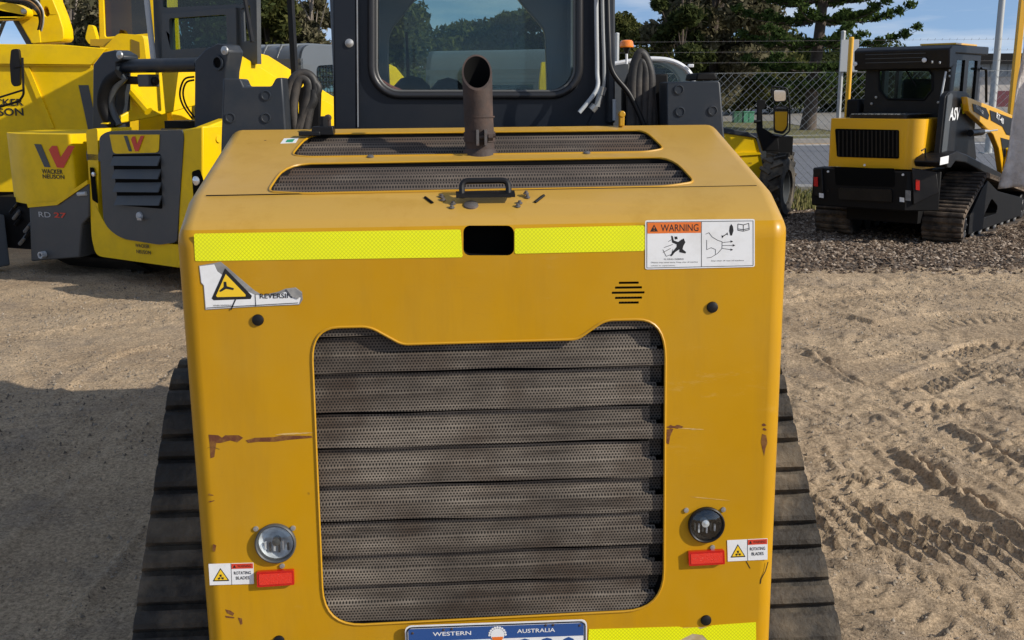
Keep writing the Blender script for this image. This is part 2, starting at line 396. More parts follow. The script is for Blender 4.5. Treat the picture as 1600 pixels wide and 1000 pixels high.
MARKS = []      # tyre and track marks pressed into the sand: (polyline on the ground, half width, lug pitch, skew, depth, rut)
def mark(px, hw, pitch, skew, depth, rut=0.0, chev=False, offs=0.0):
    MARKS.append(([gnd(*p).xy for p in px], hw, pitch, skew, depth * 1.6, rut, chev, offs))
mark([(1255, 790), (1330, 806), (1420, 826), (1520, 846), (1700, 885)], .20, .092, .85, .019, .003)
mark([(1270, 842), (1360, 868), (1440, 898), (1530, 935), (1680, 1000)], .085, .075, .8, .017, .005, True)
mark([(1240, 652), (1300, 650), (1350, 656), (1400, 690), (1450, 735)], .105, .068, .5, .012, .003, True)
mark([(1290, 752), (1350, 748), (1430, 752), (1520, 772)], .085, .085, .9, .013, .002, True)
mark([(1262, 720), (1330, 728), (1400, 742)], .06, .07, .5, .008, .0)
mark([(1460, 640), (1530, 636), (1600, 655), (1680, 690)], .10, .07, -.5, .013, .003, True)
mark([(1430, 606), (1500, 580), (1590, 588), (1690, 600)], .14, .075, .8, .014, .0, True)
mark([(1500, 560), (1560, 545), (1640, 550)], .12, .06, -.4, .012, .0, True)
mark([(1300, 505), (1380, 520), (1500, 500), (1650, 495)], .2, .08, .5, .009, .0, True)
mark([(1240, 560), (1330, 575), (1420, 560)], .10, .07, .5, .007, .0, True)
mark([(1262, 690), (1290, 760), (1330, 830), (1380, 930)], .07, .06, .5, .007, .0, True)
mark([(1560, 720), (1600, 700), (1700, 690)], .10, .07, .5, .011, .0, True)
mark([(1380, 625), (1440, 650), (1500, 700), (1600, 760)], .075, .065, .7, .010, .0, True)
mark([(1250, 480), (1320, 470), (1450, 462), (1600, 470)], .14, .08, .5, .008, .0, True)
mark([(1330, 905), (1420, 955), (1500, 1010)], .10, .085, .5, .010, .0, True)
mark([(240, 560), (60, 690), (-120, 840)], .24, .11, .1, .010, 0, False)
mark([(330, 640), (160, 800), (-60, 1010)], .22, .10, .1, .010, 0, False)
mark([(270, 500), (120, 520), (-60, 540)], .16, .09, .3, .007, 0, True)
mark([(250, 690), (100, 860), (-20, 1000)], .20, .12, -.2, .009, 0, False)
RIDGES = [([(1255, 545), (1320, 590), (1365, 612)], .03, .02), ([(1395, 690), (1470, 745), (1540, 790), (1640, 850)], .045, .045),
          ([(1465, 655), (1520, 680), (1570, 712), (1630, 735)], .035, .035), ([(1480, 560), (1560, 600), (1640, 612)], .03, .018)]
def pdist(X, Y, P):
    best = np.full(X.shape, 1e9); S = np.zeros(X.shape); T = np.zeros(X.shape); acc = 0
    for a, b in zip(P[:-1], P[1:]):
        dx, dy = b[0] - a[0], b[1] - a[1]; L = math.hypot(dx, dy)
        t = np.clip(((X - a[0]) * dx + (Y - a[1]) * dy) / L / L, 0, 1)
        ex = X - a[0] - t * dx; ey = Y - a[1] - t * dy; d = np.hypot(ex, ey); k = d < best
        side = np.sign(dx * ey - dy * ex); best = np.where(k, d, best); S = np.where(k, acc + t * L, S); T = np.where(k, side * d, T); acc += L
    return best, S, T
def smooth_line(P, n=8):
    out_ = []; K = len(P)
    for i in range(K - 1):
        p0, p1, p2, p3 = P[max(i - 1, 0)], P[i], P[i + 1], P[min(i + 2, K - 1)]
        for j in range(n):
            t = j / n
            out_.append(tuple(0.5 * (2 * p1[k] + (p2[k] - p0[k]) * t + (2 * p0[k] - 5 * p1[k] + 4 * p2[k] - p3[k]) * t * t + (3 * p1[k] - p0[k] - 3 * p2[k] + p3[k]) * t ** 3) for k in (0, 1)))
    return out_ + [tuple(P[-1])]
def height(X, Y):
    near = np.clip((14 - np.hypot(X, Y)) / 4, 0, 1)
    Z = fbm(X, Y, 0.5, 3, 3) * .05 + fbm(X, Y, 3.0, 9, 3) * .014 + near * (fbm(X, Y, 14, 20, 3) * .010 + fbm(X, Y, 45, 40, 2) * .007)
    # trampled, churned patches
    k = np.clip(fbm(X, Y, .9, 60, 2) * 4, 0, 1); Z += near * k * np.abs(fbm(X, Y, 8, 70, 3)) * .035
    # long dried tracked streaks
    u = X * .8 + Y * .6; Z += near * np.clip(fbm(X, Y, .6, 80, 2) * 3, 0, 1) * .006 * np.sin(u * 55 + 3 * vnoise(X, Y, 1.2, 88) * 6)
    for P, hw, pitch, skew, depth, rut, chev, offs in MARKS:
        P = smooth_line(P); d, S, T = pdist(X, Y, P); msk = np.clip((hw - d) / .02, 0, 1)
        fade = np.clip(.95 + 1.5 * vnoise(X, Y, 2.3, 101), .55, 1.15)
        tt = np.abs(T) if chev else T
        ph = (S + skew * tt + .02 * vnoise(X, Y, 6, 33)) / pitch
        fr_ = ph - np.floor(ph); lug = np.clip(1.25 - np.abs(fr_ - .5) * 9, -.55, 1.0) - .35 * np.clip(1 - np.abs(fr_ - .22) * 8, 0, 1)
        Z = Z * (1 - .55 * msk) + msk * (lug * depth * .55 * fade - depth * .35) - msk * rut
        Z += np.clip(1 - np.abs(d - hw - .01) / .03, 0, 1) * depth * .6 * fade
    for P, w, hh in RIDGES:
        P = smooth_line([gnd(*p).xy for p in P]); d, S, T = pdist(X, Y, P)
        e = np.clip(1 - S / max(S.max(), .1), 0, 1) ; end = np.clip(np.minimum(S, S.max() - S) / .15, 0, 1)
        Z += end * hh * (np.clip(1 - np.abs(T + w * .5) / w, 0, 1) * .9 - np.clip(1 - np.abs(T - w * .7) / w, 0, 1) * .9)
    return Z
def gspace(a, b, n, p=2.2): return [a + (b - a) * (i / n) ** p for i in range(1, n + 1)]
xs = np.array(sorted(gspace(-4.4, -900, 26, 3)) + list(np.arange(-4.4, .8, .022)) + list(np.arange(.8, 5.7, .0125)) + gspace(5.7, 900, 26, 3))
ys = np.array(sorted(gspace(1.7, -600, 16, 3)) + list(np.arange(1.72, 6.2, .0130)) + list(np.arange(6.2, 9.6, .027)) + gspace(9.6, 1500, 34, 3))
def sand_mat():
    m = bpy.data.materials.new('sand'); m.use_nodes = True; t = m.node_tree; b = t.nodes['Principled BSDF']
    tcn = nn(t, 'ShaderNodeTexCoord').outputs['Object']
    c = mixc(t, ramp(t, _noise(t, tcn, 0.9, 6, .65), .38, .62), (0.38, 0.285, 0.188), (0.56, 0.428, 0.282))
    c = mixc(t, ramp(t, _noise(t, tcn, 2.3, 7, .7), .50, .70, (0, 0, 0, 1), (.75,) * 3 + (1,)), c, (0.30, 0.243, 0.185))
    c = mixc(t, ramp(t, _noise(t, tcn, 70, 6, .8), .36, .60), mixc(t, 1, c, (.50, .48, .46), 'MULTIPLY'), mixc(t, 1, c, (1.28, 1.26, 1.24), 'MULTIPLY'))
    v = nn(t, 'ShaderNodeTexVoronoi'); v.inputs['Scale'].default_value = 75; t.links.new(tcn, v.inputs['Vector'])
    pb = ramp(t, v.outputs['Distance'], .16, .30, (1, 1, 1, 1), (0, 0, 0, 1)); sel = mth(t, 'MULTIPLY', pb, ramp(t, _noise(t, tcn, 4, 3), .47, .58))
    pc = mixc(t, ramp(t, v.outputs['Color'], .3, .7), (0.16, .125, .09), (0.52, .45, .36))
    c = mixc(t, sel, c, pc)
    t.links.new(c, b.inputs['Base Color']); b.inputs['Roughness'].default_value = 0.95; b.inputs['Specular IOR Level'].default_value = 0.15
    hgt = mth(t, 'ADD', mth(t, 'MULTIPLY', _noise(t, tcn, 45, 6, .75), 1.0), mth(t, 'MULTIPLY', sel, .35))
    bb = nn(t, 'ShaderNodeBump'); bb.inputs['Strength'].default_value = 0.9; bb.inputs['Distance'].default_value = 0.020
    t.links.new(hgt, bb.inputs['Height']); t.links.new(bb.outputs[0], b.inputs['Normal']); return m
m_sand = sand_mat()
g_ = grid_mesh('ground', xs, ys, height, m_sand); tag(g_, 'bare sandy yard pressed with tyre and track marks', None, kind='structure')

m_mul = mat('mulch_base', (0.085, 0.062, 0.045), 0.95, fine=(30, .5), bump=(26, 1.0, .05), dirt=(55, .8, (.26, .21, .165)))
def mh(X, Y): return .010 + fbm(X, Y, 2.2, 5, 3) * .03 + fbm(X, Y, 14, 15, 2) * .02 + .02
def sheet(name, P, z, m, label, kind='structure', th=0.0):
    mb = MB(); mb.slab([(x, y, z) for x, y in P], (0, 0, -max(th, .002)), m); o = mb.build(name, smooth=0); tag(o, label, None, kind=kind); return o
mx_ = np.arange(1.2, 16.0, .035); my_ = np.arange(8.2, 13.1, .035)
def mulch_h(X, Y):
    edge = Y - (8.75 + .35 * vnoise(X, Y, 1.3, 7) + .2 * vnoise(X, Y, 5, 8) + .02 * (X - 3)); e = np.clip(edge / .35, -1, 1)
    ex = np.clip((X - 1.75 + .9 * vnoise(X, Y, 1.1, 27) + .35 * vnoise(X, Y, 5, 28)) / .4, -1, 1) ; e = np.minimum(e, ex); e = np.minimum(e, np.clip((13.0 - Y) / .2, -1, 1))
    return np.where(e < 0, -.12, mh(X, Y) * e - .01 * (1 - e) )
mu = grid_mesh('mulch_bed', mx_, my_, mulch_h, m_mul); tag(mu, 'brown wood mulch bed between the sand and the fence', None, kind='structure')
# chips of bark lying on the bed: uncountable
def scatter(name, n, pos, size, m, label, flat=.3):
    P = pos(n); n = len(P); a = RNG.random(n) * 6.283; L = size * (.5 + RNG.random(n)); w = L * (.25 + .35 * RNG.random(n)); h = L * flat * (.5 + RNG.random(n))
    tilt = (RNG.random(n) - .5) * 1.2; ca, sa = np.cos(a), np.sin(a)
    base = np.array([[-.5, -.5, 0], [.5, -.35, 0], [.4, .5, 0], [-.45, .4, 0], [-.1, 0.05, 1.0]])
    co = np.empty((n, 5, 3))
    for k in range(5):
        bx_, by_, bz_ = base[k]; x = bx_ * L; y = by_ * w; z = bz_ * h + x * tilt
        co[:, k, 0] = P[:, 0] + x * ca - y * sa; co[:, k, 1] = P[:, 1] + x * sa + y * ca; co[:, k, 2] = P[:, 2] + z
    f = np.array([[0, 1, 4], [1, 2, 4], [2, 3, 4], [3, 0, 4]]); q = (np.arange(n)[:, None, None] * 5 + f[None]).reshape(-1, 3)
    o = np_mesh(name, co.reshape(-1, 3), q, m, smooth=False); tag(o, label, None, kind='stuff'); return o
def rnd_mat(name, cols, scale=60, trans=0.0):
    m = bpy.data.materials.new(name); m.use_nodes = True; t = m.node_tree; b = t.nodes['Principled BSDF']
    g = nn(t, 'ShaderNodeNewGeometry'); r = nn(t, 'ShaderNodeValToRGB'); e = r.color_ramp.elements
    while len(e) < len(cols): e.new(.5)
    for i, c in enumerate(cols): e[i].position = i / (len(cols) - 1); e[i].color = (*c, 1)
    t.links.new(g.outputs['Random Per Island'], r.inputs[0]); t.links.new(r.outputs[0], b.inputs['Base Color']); b.inputs['Roughness'].default_value = .9; b.inputs['Specular IOR Level'].default_value = .2
    if trans:
        tl = nn(t, 'ShaderNodeBsdfTranslucent'); t.links.new(r.outputs[0], tl.inputs[0]); ms = nn(t, 'ShaderNodeMixShader'); ms.inputs[0].default_value = trans
        t.links.new(b.outputs[0], ms.inputs[1]); t.links.new(tl.outputs[0], ms.inputs[2]); t.links.new(ms.outputs[0], t.nodes['Material Output'].inputs[0])
    return m
m_chip = rnd_mat('bark_chips', [(.04, .026, .018), (.10, .068, .047), (.16, .115, .08), (.24, .18, .13), (.46, .38, .30)])
m_peb = rnd_mat('pebbles', [(.12, .095, .07), (.22, .18, .135), (.30, .25, .19), (.40, .34, .27)])
def chip_pos(n):
    x = 1.3 + RNG.random(n) * 9; y = 8.1 + RNG.random(n) ** .8 * 4.9
    e = y - (8.45 + .8 * RNG.random(n) ** 2 + .35 * vnoise(x, y, 1.3, 7)); k = (e > 0) & (x > 1.45 + .8 * RNG.random(len(x)) ** 2 - .9 * vnoise(x, y, 1.1, 27)); x, y = x[k], y[k]
    return np.stack([x, y, np.maximum(mulch_h(x, y), height(x, y)) + .003], -1)
scatter('bark_chips', 85000, chip_pos, .036, m_chip, 'loose pale and dark bark chips over the mulch bed', .30)
def peb_pos(n):
    x = -4.6 + RNG.random(n) * 10.6; y = 1.9 + RNG.random(n) ** .7 * 7.2; k = (vnoise(x, y, 1.1, 55) + .25 * RNG.random(n) > -.02); x, y = x[k], y[k]
    return np.stack([x, y, height(x, y) + .001], -1)
scatter('gravel', 20000, peb_pos, .0125, m_peb, 'fine gravel strewn over the sandy yard', .7)

m_grass = mat('verge_grass', (0.13, 0.125, 0.045), 0.95, dirt=(1.4, .9, (0.23, 0.19, 0.09)), bump=(30, .8, .05))
sheet('grass_verge', [(-14, 13.0), (60, 13.0), (60, 15.1), (-14, 15.1)], .05, m_grass, 'thin grass verge along the fence')
sheet('road', [(-120, 15.5), (160, 15.5), (160, 29.0), (-120, 29.0)], .012, m_asph, 'grey asphalt street beyond the fence')
for y0, y1 in ((15.1, 15.5), (29.0, 29.45)):
    sheet('kerb', [(-120, y0), (160, y0), (160, y1), (-120, y1)], .12, m_conc, 'pale concrete kerb of the street', th=.2)
sheet('road_marking', [(-60, 27.9), (90, 27.9), (90, 28.15), (-60, 28.15)], .018, m_line, 'white edge line painted on the street')
sheet('far_verge', [(-120, 29.45), (160, 29.45), (160, 46), (-120, 46)], .10, m_grass, 'dry grass verge across the street', th=.15)
sheet('car_park', [(-40, 46), (160, 46), (160, 130), (-40, 130)], .09, mat('pale_asphalt', (0.24, 0.225, 0.20), .9, fine=(.3, .15)), 'pale car park across the street')
sheet('driveway', [(10.3, 29.45), (21, 29.45), (26, 46), (11.5, 46)], .115, MATS['pale_asphalt'], 'pale driveway crossing the far verge')
def gr_pos(n):
    x = 1.5 + RNG.random(n) * 13; y = 12.7 + RNG.random(n) * 2.4; return np.stack([x, y, np.full(n, .045)], -1)
m_blade = rnd_mat('grass_blades', [(.06, .07, .02), (.13, .13, .04), (.24, .20, .09)])
scatter('grass', 16000, gr_pos, .03, m_blade, 'short dry grass along the foot of the fence', 2.2)
# ------------------------------------------------------------------ the compact track loader in front
M = Frame(-.045, 1.966, 3.491)
LK = math.tan(R(3.678))
ML = thing('track_loader', 'tan compact track loader seen from behind, filling the middle of the yard', 'track loader', M)
PAN = Surf(M, (0, 0, 1.295), (1, 0, 0), (0, LK, 1))            # rear door face (leans forward a little)
TOP = Surf(M, (0, .115, 1.351), (1, 0, 0), (0, 1, .239))       # hood lid
LIP = Surf(M, (0, 0, 1.295), (1, 0, 0), (0, .115, .056))       # short front slope of the lid
def apply_mods(o):
    dg = bpy.context.evaluated_depsgraph_get(); dg.update()
    me = bpy.data.meshes.new_from_object(o.evaluated_get(dg)); old = o.data; o.modifiers.clear(); o.data = me; bpy.data.meshes.remove(old)
def cutter(P, vec, m):
    mb = MB(); mb.slab(P, vec, m); o = mb.build('cutter', ML, smooth=0, recalc=False)
    bm = bmesh.new(); bm.from_mesh(o.data); bmesh.ops.remove_doubles(bm, verts=bm.verts, dist=1e-5); bmesh.ops.recalc_face_normals(bm, faces=bm.faces); bm.to_mesh(o.data); bm.free(); return o
HW = .583
prof = [(-.0665, .26), (0, 1.295), (.115, 1.351), (.57, 1.461), (.57, .26)]
mb = MB(); mb.slab([(-HW, y, z) for y, z in prof], (2 * HW, 0, 0), m_hood)
hood = mb.build('hood', ML, smooth=0)
bm = bmesh.new(); bm.from_mesh(hood.data); bmesh.ops.remove_doubles(bm, verts=bm.verts, dist=1e-5)
bmesh.ops.dissolve_limit(bm, angle_limit=R(1), verts=bm.verts, edges=bm.edges)
es = []
for e in bm.edges:
    a, b = e.verts[0].co, e.verts[1].co
    if abs(a.y - .57) < 1e-3 and abs(b.y - .57) < 1e-3: continue
    if a.z < .27 and b.z < .27: continue
    if abs(a.z - b.z) < 1e-3 and abs(a.z - 1.351) < 1e-3: continue
    es.append(e)
for v_ in bm.verts: v_.co.x *= 1 + (v_.co.z - .35) / .95 * .024
bmesh.ops.bevel(bm, geom=es, offset=.036, segments=6, profile=.5, affect='EDGES')
bmesh.ops.recalc_face_normals(bm, faces=bm.faces); bm.to_mesh(hood.data); bm.free()
# openings; their inner walls are coloured black to stand for shade
grille_px = rpoly([(486, 512), (577, 510), (628, 538), (902, 530), (945, 500), (1040, 498), (1037, 952), (506, 979)], [52, 14, 10, 10, 14, 62, 62, 62], 8)
slot_px = rrect(724, 353, 803, 399, 10, 4)
lid1_px = rpoly([(446, 257), (1050, 246), (1086, 285), (1040, 292), (470, 303), (418, 300)], [40, 30, 10, 20, 20, 10], 5)
lid2_px = rpoly([(482, 210), (1008, 204), (1038, 233), (1010, 238), (480, 246), (455, 243)], [26, 16, 8, 14, 14, 8], 5)
vents_px = [((967, 998), 442), ((961, 1003), 449.5), ((956, 1007), 457.5), ((961, 1003), 465.5), ((967, 998), 473)]
cuts = [cutter(PAN.pts(grille_px, .05), PAN.n * -.16, m_blackm), cutter(PAN.pts(slot_px, .05), PAN.n * -.12, m_hole),
        cutter(TOP.pts(lid1_px, .05), TOP.n * -.12, m_blackm), cutter(TOP.pts(lid2_px, .05), TOP.n * -.12, m_blackm)]
for (a, b), y in vents_px: cuts.append(cutter(PAN.pts([(a, y - 1.7), (b, y - 1.7 - (b - a) * .014), (b, y + 1.7 - (b - a) * .014), (a, y + 1.7)], .05), PAN.n * -.09, m_hole))
for x, y, r0 in ((431, 848, .0405), (1103, 819, .0375)):
    c = PAN.p(x, y); cuts.append(cutter([c + PAN.n * .05 + PAN.ex * (math.cos(2 * math.pi * k / 40) * (r0 - .001)) + PAN.ey * (math.sin(2 * math.pi * k / 40) * (r0 - .001)) for k in range(40)], PAN.n * -.09, m_blackm))
for i, cobj in enumerate(cuts):
    md = hood.modifiers.new('b%d' % i, 'BOOLEAN'); md.operation = 'DIFFERENCE'; md.object = cobj; md.solver = 'EXACT'; md.material_mode = 'TRANSFER'
apply_mods(hood)
for cobj in cuts: bpy.data.objects.remove(cobj)
hood.data.polygons.foreach_set('use_smooth', [True] * len(hood.data.polygons)); hood.data.set_sharp_from_angle(angle=R(30))
wn = hood.modifiers.new('wn', 'WEIGHTED_NORMAL'); wn.keep_sharp = True; wn.weight = 100
# rolled lips of the openings
mb = MB()
for S, px in ((PAN, grille_px), (TOP, lid1_px), (TOP, lid2_px)):
    P = S.pts(px, .0006); mb.tube(P + P[:2], .0026, m_tan, 6, cap=False)
mb.build('rim', hood)
# seam across the lid
mb = MB(); P = [M.hit(x, 306 - (x - 305) * .018, TOP.O, TOP.n) + TOP.n * .0002 for x in range(322, 1190, 20)]
mb.tube(P, .0011, m_blackm, 5); mb.build('seam', hood)
# rear grille: pressed, perforated louvres
zs = [1.082, 1.009, .928, .857, .779, .705, .634, .568, .490]
def PZ(x, z, d):   # point of the door at local x, height z, d metres inside
    return (x, (z - 1.295) * LK + d, z)
mb = MB(); xl, xr = -.39, .352
rr = random.Random(3)
tops = [1.17] + zs
for i in range(len(tops) - 1):
    z0, z1 = tops[i], tops[i + 1]; h = z0 - z1
    xu = xr - .030 - (.02 if i == 9 else 0); xlw = xr + .05
    K = 40
    def strip(za, zb, da, db, x1, seg=K, x0=xl):
        vs = []
        for j in range(seg + 1):
            x = x0 + (x1 - x0) * j / seg; w = .0012 * math.sin(x * 9 + i * 2.1) + .0008 * math.sin(x * 23 + i)
            vs += [PZ(x, za + w, da), PZ(x, zb + w, db)]
        mb.add(vs, [(2 * j, 2 * j + 2, 2 * j + 3, 2 * j + 1) for j in range(seg)], m_perfz)
    zm = z0 - .004 - (h - .004) * .42; zm2 = z0 - .004 - (h - .004) * .50
    strip(z0 - .004, zm, .0190, .0175, xu)
    strip(zm, zm2, .0175, .0085, xu + .012)
    strip(z0 - .004, zm2, .038, .036, xr + .05, 4, xu)  # added strip, set deep so it stays dark like the frame's cast shadow
    strip(zm2, z1 + .002, .0085, .0080, xlw)
    strip(z1 + .002, z1, .0080, .045, xlw)
    mb.add([PZ(xl, z0, .05), PZ(.42, z0, .05), PZ(.42, z1, .05), PZ(xl, z1, .05)], [(0, 1, 2, 3)], m_black)
mb.build('rear_grille', ML, smooth=25)
# lid grilles: rounded corrugations
def corr(name, y0, y1, x0, x1, n):
    mb = MB(); L = 10 * n; vs = []
    for j in range(L + 1):
        y = y0 + (y1 - y0) * j / L; ph = j / L * n * 2 * math.pi
        d = -.0125 + .0080 * math.sin(ph)
        for k in range(2): vs.append(TOP.O + Vector(((x0, x1)[k], 0, 0)) + TOP.ey * ((y - .115) / TOP.ey.y) + TOP.n * d)
    mb.add(vs, [(2 * j, 2 * j + 1, 2 * j + 3, 2 * j + 2) for j in range(L)], m_perfy)
    return mb.build(name, ML, smooth=60)
corr('lid_grille', .13, .372, -.50, .50, 5); corr('lid_grille', .376, .545, -.47, .47, 4)
# lid bolts
for x, y in ((579, 246), (751, 243), (917, 240)):
    mb = MB(); p = TOP.p(x, y); mb.lathe(p, TOP.n, [(0, .008), (.003, .008), (.005, .005), (.0055, 0)], m_steeld, 10); mb.build('lid_bolt', hood)
# handle on the lid
def arc_path(P, r, n=6):
    out_ = [Vector(P[0])]
    for i in range(1, len(P) - 1):
        p = Vector(P[i]); a = (Vector(P[i - 1]) - p).normalized() * r; b = (Vector(P[i + 1]) - p).normalized() * r
        for j in range(n + 1):
            t = j / n; out_.append((p + a) * (1 - t) ** 2 + p * 2 * t * (1 - t) + (p + b) * t * t)
    return out_ + [Vector(P[-1])]
mb = MB(); a = TOP.p(722, 309); b = TOP.p(795, 308)
up = Vector((0, .35, 1)).normalized() * .034
mb.tube(arc_path([a, a + up, b + up, b], .014), .0062, m_black, 10)
mb.slab([a + Vector((-.012, -.012, .001)), b + Vector((.012, -.012, .001)), b + Vector((.012, .010, .006)), a + Vector((-.012, .010, .006))], (0, 0, .006), m_black)
mb.build('lid_handle', ML)
# latch screws and keyhole in front of the handle
for x, y in ((690, 308), (692, 313), (708, 319), (706, 325), (822, 303), (824, 309), (812, 318), (809, 323)):
    mb = MB(); p = LIP.p(x, y) if y > 306 else TOP.p(x, y); mb.lathe(p, TOP.n, [(0, .0058), (.002, .0058), (.003, .0036), (.0060, .0032), (.0062, 0)], m_steeld, 8); mb.build('screw', hood)
mb = MB(); mb.lathe(LIP.p(736, 321), LIP.n, [(0, .015), (.003, .014), (.005, .009), (.0055, 0)], m_steeld, 16); mb.build('keyhole', hood)
for q in ((664, 309, 676, 318), (836, 317, 850, 306)):
    mb = MB(); a = LIP.p(q[0], q[1], .001); b = LIP.p(q[2], q[3], .001); mb.tube([a, b], .003, m_blackm, 6); mb.build('lid_clip', hood)
# small green-white sticker
mb = MB(); P = TOP.pts([(444, 217), (467, 216), (462, 224), (438, 225)], .0004); mb.slab(P, TOP.n * .0008, m_white)
mb.slab(TOP.pts([(449, 219), (461, 218), (457, 223), (446, 223)], .0014), TOP.n * .0002, mat('green_ink', (.03, .30, .15), .5)); mb.build('sticker', hood, smooth=0, label='small white and green sticker on the lid')
# exhaust pipe
EZ_ = Vector((0, 0, 1))
mb = MB(); EB = Vector((-.001, .378, 1.395))
MZ = M.y(748, 113, .372).z
def pipe_ring(z, r, slope=0.0, n=32, lean=0.0):
    return [EB + Vector((math.cos(2 * math.pi * k / n) * r - lean * .004, math.sin(2 * math.pi * k / n) * r - lean * .006, z - EB.z + slope * math.sin(2 * math.pi * k / n) * r)) for k in range(n)]
rings = [pipe_ring(EB.z + .0, .0335), pipe_ring(EB.z + .05, .0330), pipe_ring(EB.z + .10, .0325, lean=.5), pipe_ring(MZ, .0335, 1.18, lean=1), pipe_ring(MZ + .001, .0295, 1.18, lean=1)]
n = 32
for i in range(4): mb.add(rings[i] + rings[i + 1], [(k, (k + 1) % n, n + (k + 1) % n, n + k) for k in range(n)], m_rust)
inner = [rings[4], pipe_ring(EB.z + .02, .0295)]
mb.add(inner[0] + inner[1], [(k, (k + 1) % n, n + (k + 1) % n, n + k) for k in range(n)] + [tuple(range(n, 2 * n))], m_hole)
exh = mb.build('exhaust_pipe', ML, smooth=40)
mb = MB(); mb.tube([EB + Vector((0, 0, -.0)), EB + Vector((0, 0, .022)), EB + Vector((0, 0, .026))], [.044, .037, .034], m_rust, 24)
mb.build('exhaust_collar', exh)
mb = MB(); cz = EB + Vector((0, 0, .052)); mb.lathe(cz + Vector((0, 0, -.011)), (0, 0, 1), [(0, .0327), (0, .0355), (.022, .0355), (.022, .0327)], m_rust, 28)
for sx in (-.006, .012): mb.box(cz + Vector((sx, -.040, 0)), (.006, .020, .034), m_steeld)
mb.cyl(cz + Vector((-.002, -.041, 0)), cz + Vector((.034, -.043, .004)), .0042, m_rust, 8); mb.cyl(cz + Vector((.018, -.041, 0)), cz + Vector((.028, -.041, 0)), .0085, m_rust, 6)
mb.build('clamp', exh, smooth=30)
for dz, rr_ in ((.018, .0352), (.094, .0343)):
    mb = MB(); mb.lathe(EB + Vector((0, -.002 if dz > .05 else 0, dz)), EZ_, [(0, rr_ - .002), (.001, rr_), (.003, rr_), (.004, rr_ - .002)], m_rust, 32); mb.build('weld_bead', exh)
# lid latch at the back left and prop stub at the back right
mb = MB(); p = TOP.p(506, 212)
mb.box(p + Vector((0, 0, .012)), (.05, .05, .02), m_black); mb.cyl(p + Vector((0, .01, .015)), p + Vector((0, .01, .045)), .010, m_black, 10); mb.box(p + Vector((-.03, -.02, .006)), (.05, .02, .010), m_black)
mb.build('lid_latch', ML, bevel=.002)
for x, y, c in ((513, 196, m_rust), (971, 190, m_tan)):
    mb = MB(); p = M.y(x, y, .56); mb.box(p + Vector((0, 0, .006)), (.012, .02, .034), c); mb.cyl(p + Vector((0, -.012, .018)), p + Vector((0, .012, .018)), .008, c, 12); mb.build('hinge_lug', ML, bevel=.002)
# reflective tape
for P in ([(303, 365), (720, 358.5), (723, 402), (305, 408)], [(804, 357), (1007, 352), (1007, 392), (804, 396.5)]):
    mb = MB(); mb.slab(PAN.pts(rpoly(P, 3, 2), .0002), PAN.n * .0007, m_tape); mb.build('reflective_tape', hood, smooth=0)
torn = [(920, 983), (1060, 979), (1068, 981), (1090, 980), (1094, 983), (1112, 977), (1130, 975.5), (1181, 972), (1182, 1050), (1118, 1050), (1105, 1000), (1098, 992), (1082, 990), (1062, 1000), (1040, 1004), (1030, 1050), (916, 1050)]
mb = MB(); mb.slab(PAN.pts(torn, .0002), PAN.n * .0007, m_tape); mb.build('reflective_tape', hood, smooth=0, label='lower reflective tape, torn through the middle')
mb = MB(); mb.slab(PAN.pts([(1060, 981), (1092, 980), (1114, 979), (1122, 992), (1108, 1004), (1118, 1040), (1034, 1040), (1044, 1000)], .0001), PAN.n * .0004, mat('old_glue', (.42, .31, .16), .8, dirt=(40, .8, (.55, .5, .4)))); mb.build('glue_residue', hood, smooth=0)
mb = MB(); mb.slab(PAN.pts([(560, 1003), (632, 1000), (632, 1050), (560, 1050)], .0002), PAN.n * .0007, m_tape); mb.build('reflective_tape', hood, smooth=0)
# stickers.  quad(): corners TL,TR,BR,BL of a sticker in the picture; q(u,v) walks it
class Quad:
    def __init__(s, tl, tr, br, bl, S=PAN, h=.0003):
        s.c = [S.p(*p, h) for p in (tl, tr, br, bl)]; s.n = S.n
        s.ex = (s.c[1] - s.c[0]); s.ey = (s.c[0] - s.c[3]); s.w = s.ex.length; s.hh = s.ey.length
    def q(s, u, v, h=0):
        a, b, c, d = s.c; return (a * (1 - u) + b * u) * (1 - v) + (d * (1 - u) + c * u) * v + s.n * h
    def poly(s, mb, L, m, h=.0010, t=.0002): mb.slab([s.q(u, v, h) for u, v in L], s.n * t, m)
    def line(s, mb, a, b, w, m, h=.0010):
        A, B = s.q(*a, h), s.q(*b, h); d = (B - A).normalized(); o = s.n.cross(d) * w * .5; mb.slab([A - o, B - o, B + o, A + o], s.n * .0002, m)
    def text(s, mb, st, u0, v0, u1, v1, m, bold=0, h=.0013): mb.text(st, s.q((u0 + u1) / 2, (v0 + v1) / 2, h), s.ex.normalized(), s.ey.normalized(), s.w * (u1 - u0), s.hh * (v1 - v0), m, bold)
def tri_sign(Q, mb, cx, cy, r, asp, inner=True, blades=True):
    """warning triangle: black border, yellow field, rotor pictogram"""
    T = lambda k: rpoly([(cx, cy - r * k * asp), (cx + r * k, cy + .72 * r * k * asp), (cx - r * k, cy + .72 * r * k * asp)], r * .12 * k, 3)
    Q.poly(mb, T(1), m_ink, .0010); Q.poly(mb, T(.80), m_signy, .0013)
    if blades:
        for a in (90, 210, 330):
            c, s_ = math.cos(R(a)), -math.sin(R(a)); k = r * .36
            Q.poly(mb, [(cx + (u * c - v * s_) * k, cy + .22 * r * asp + (u * s_ + v * c) * k * asp) for u, v in ((.2, -.2), (1, -.45), (1.05, .35), (.2, .25))], m_ink, .0016)
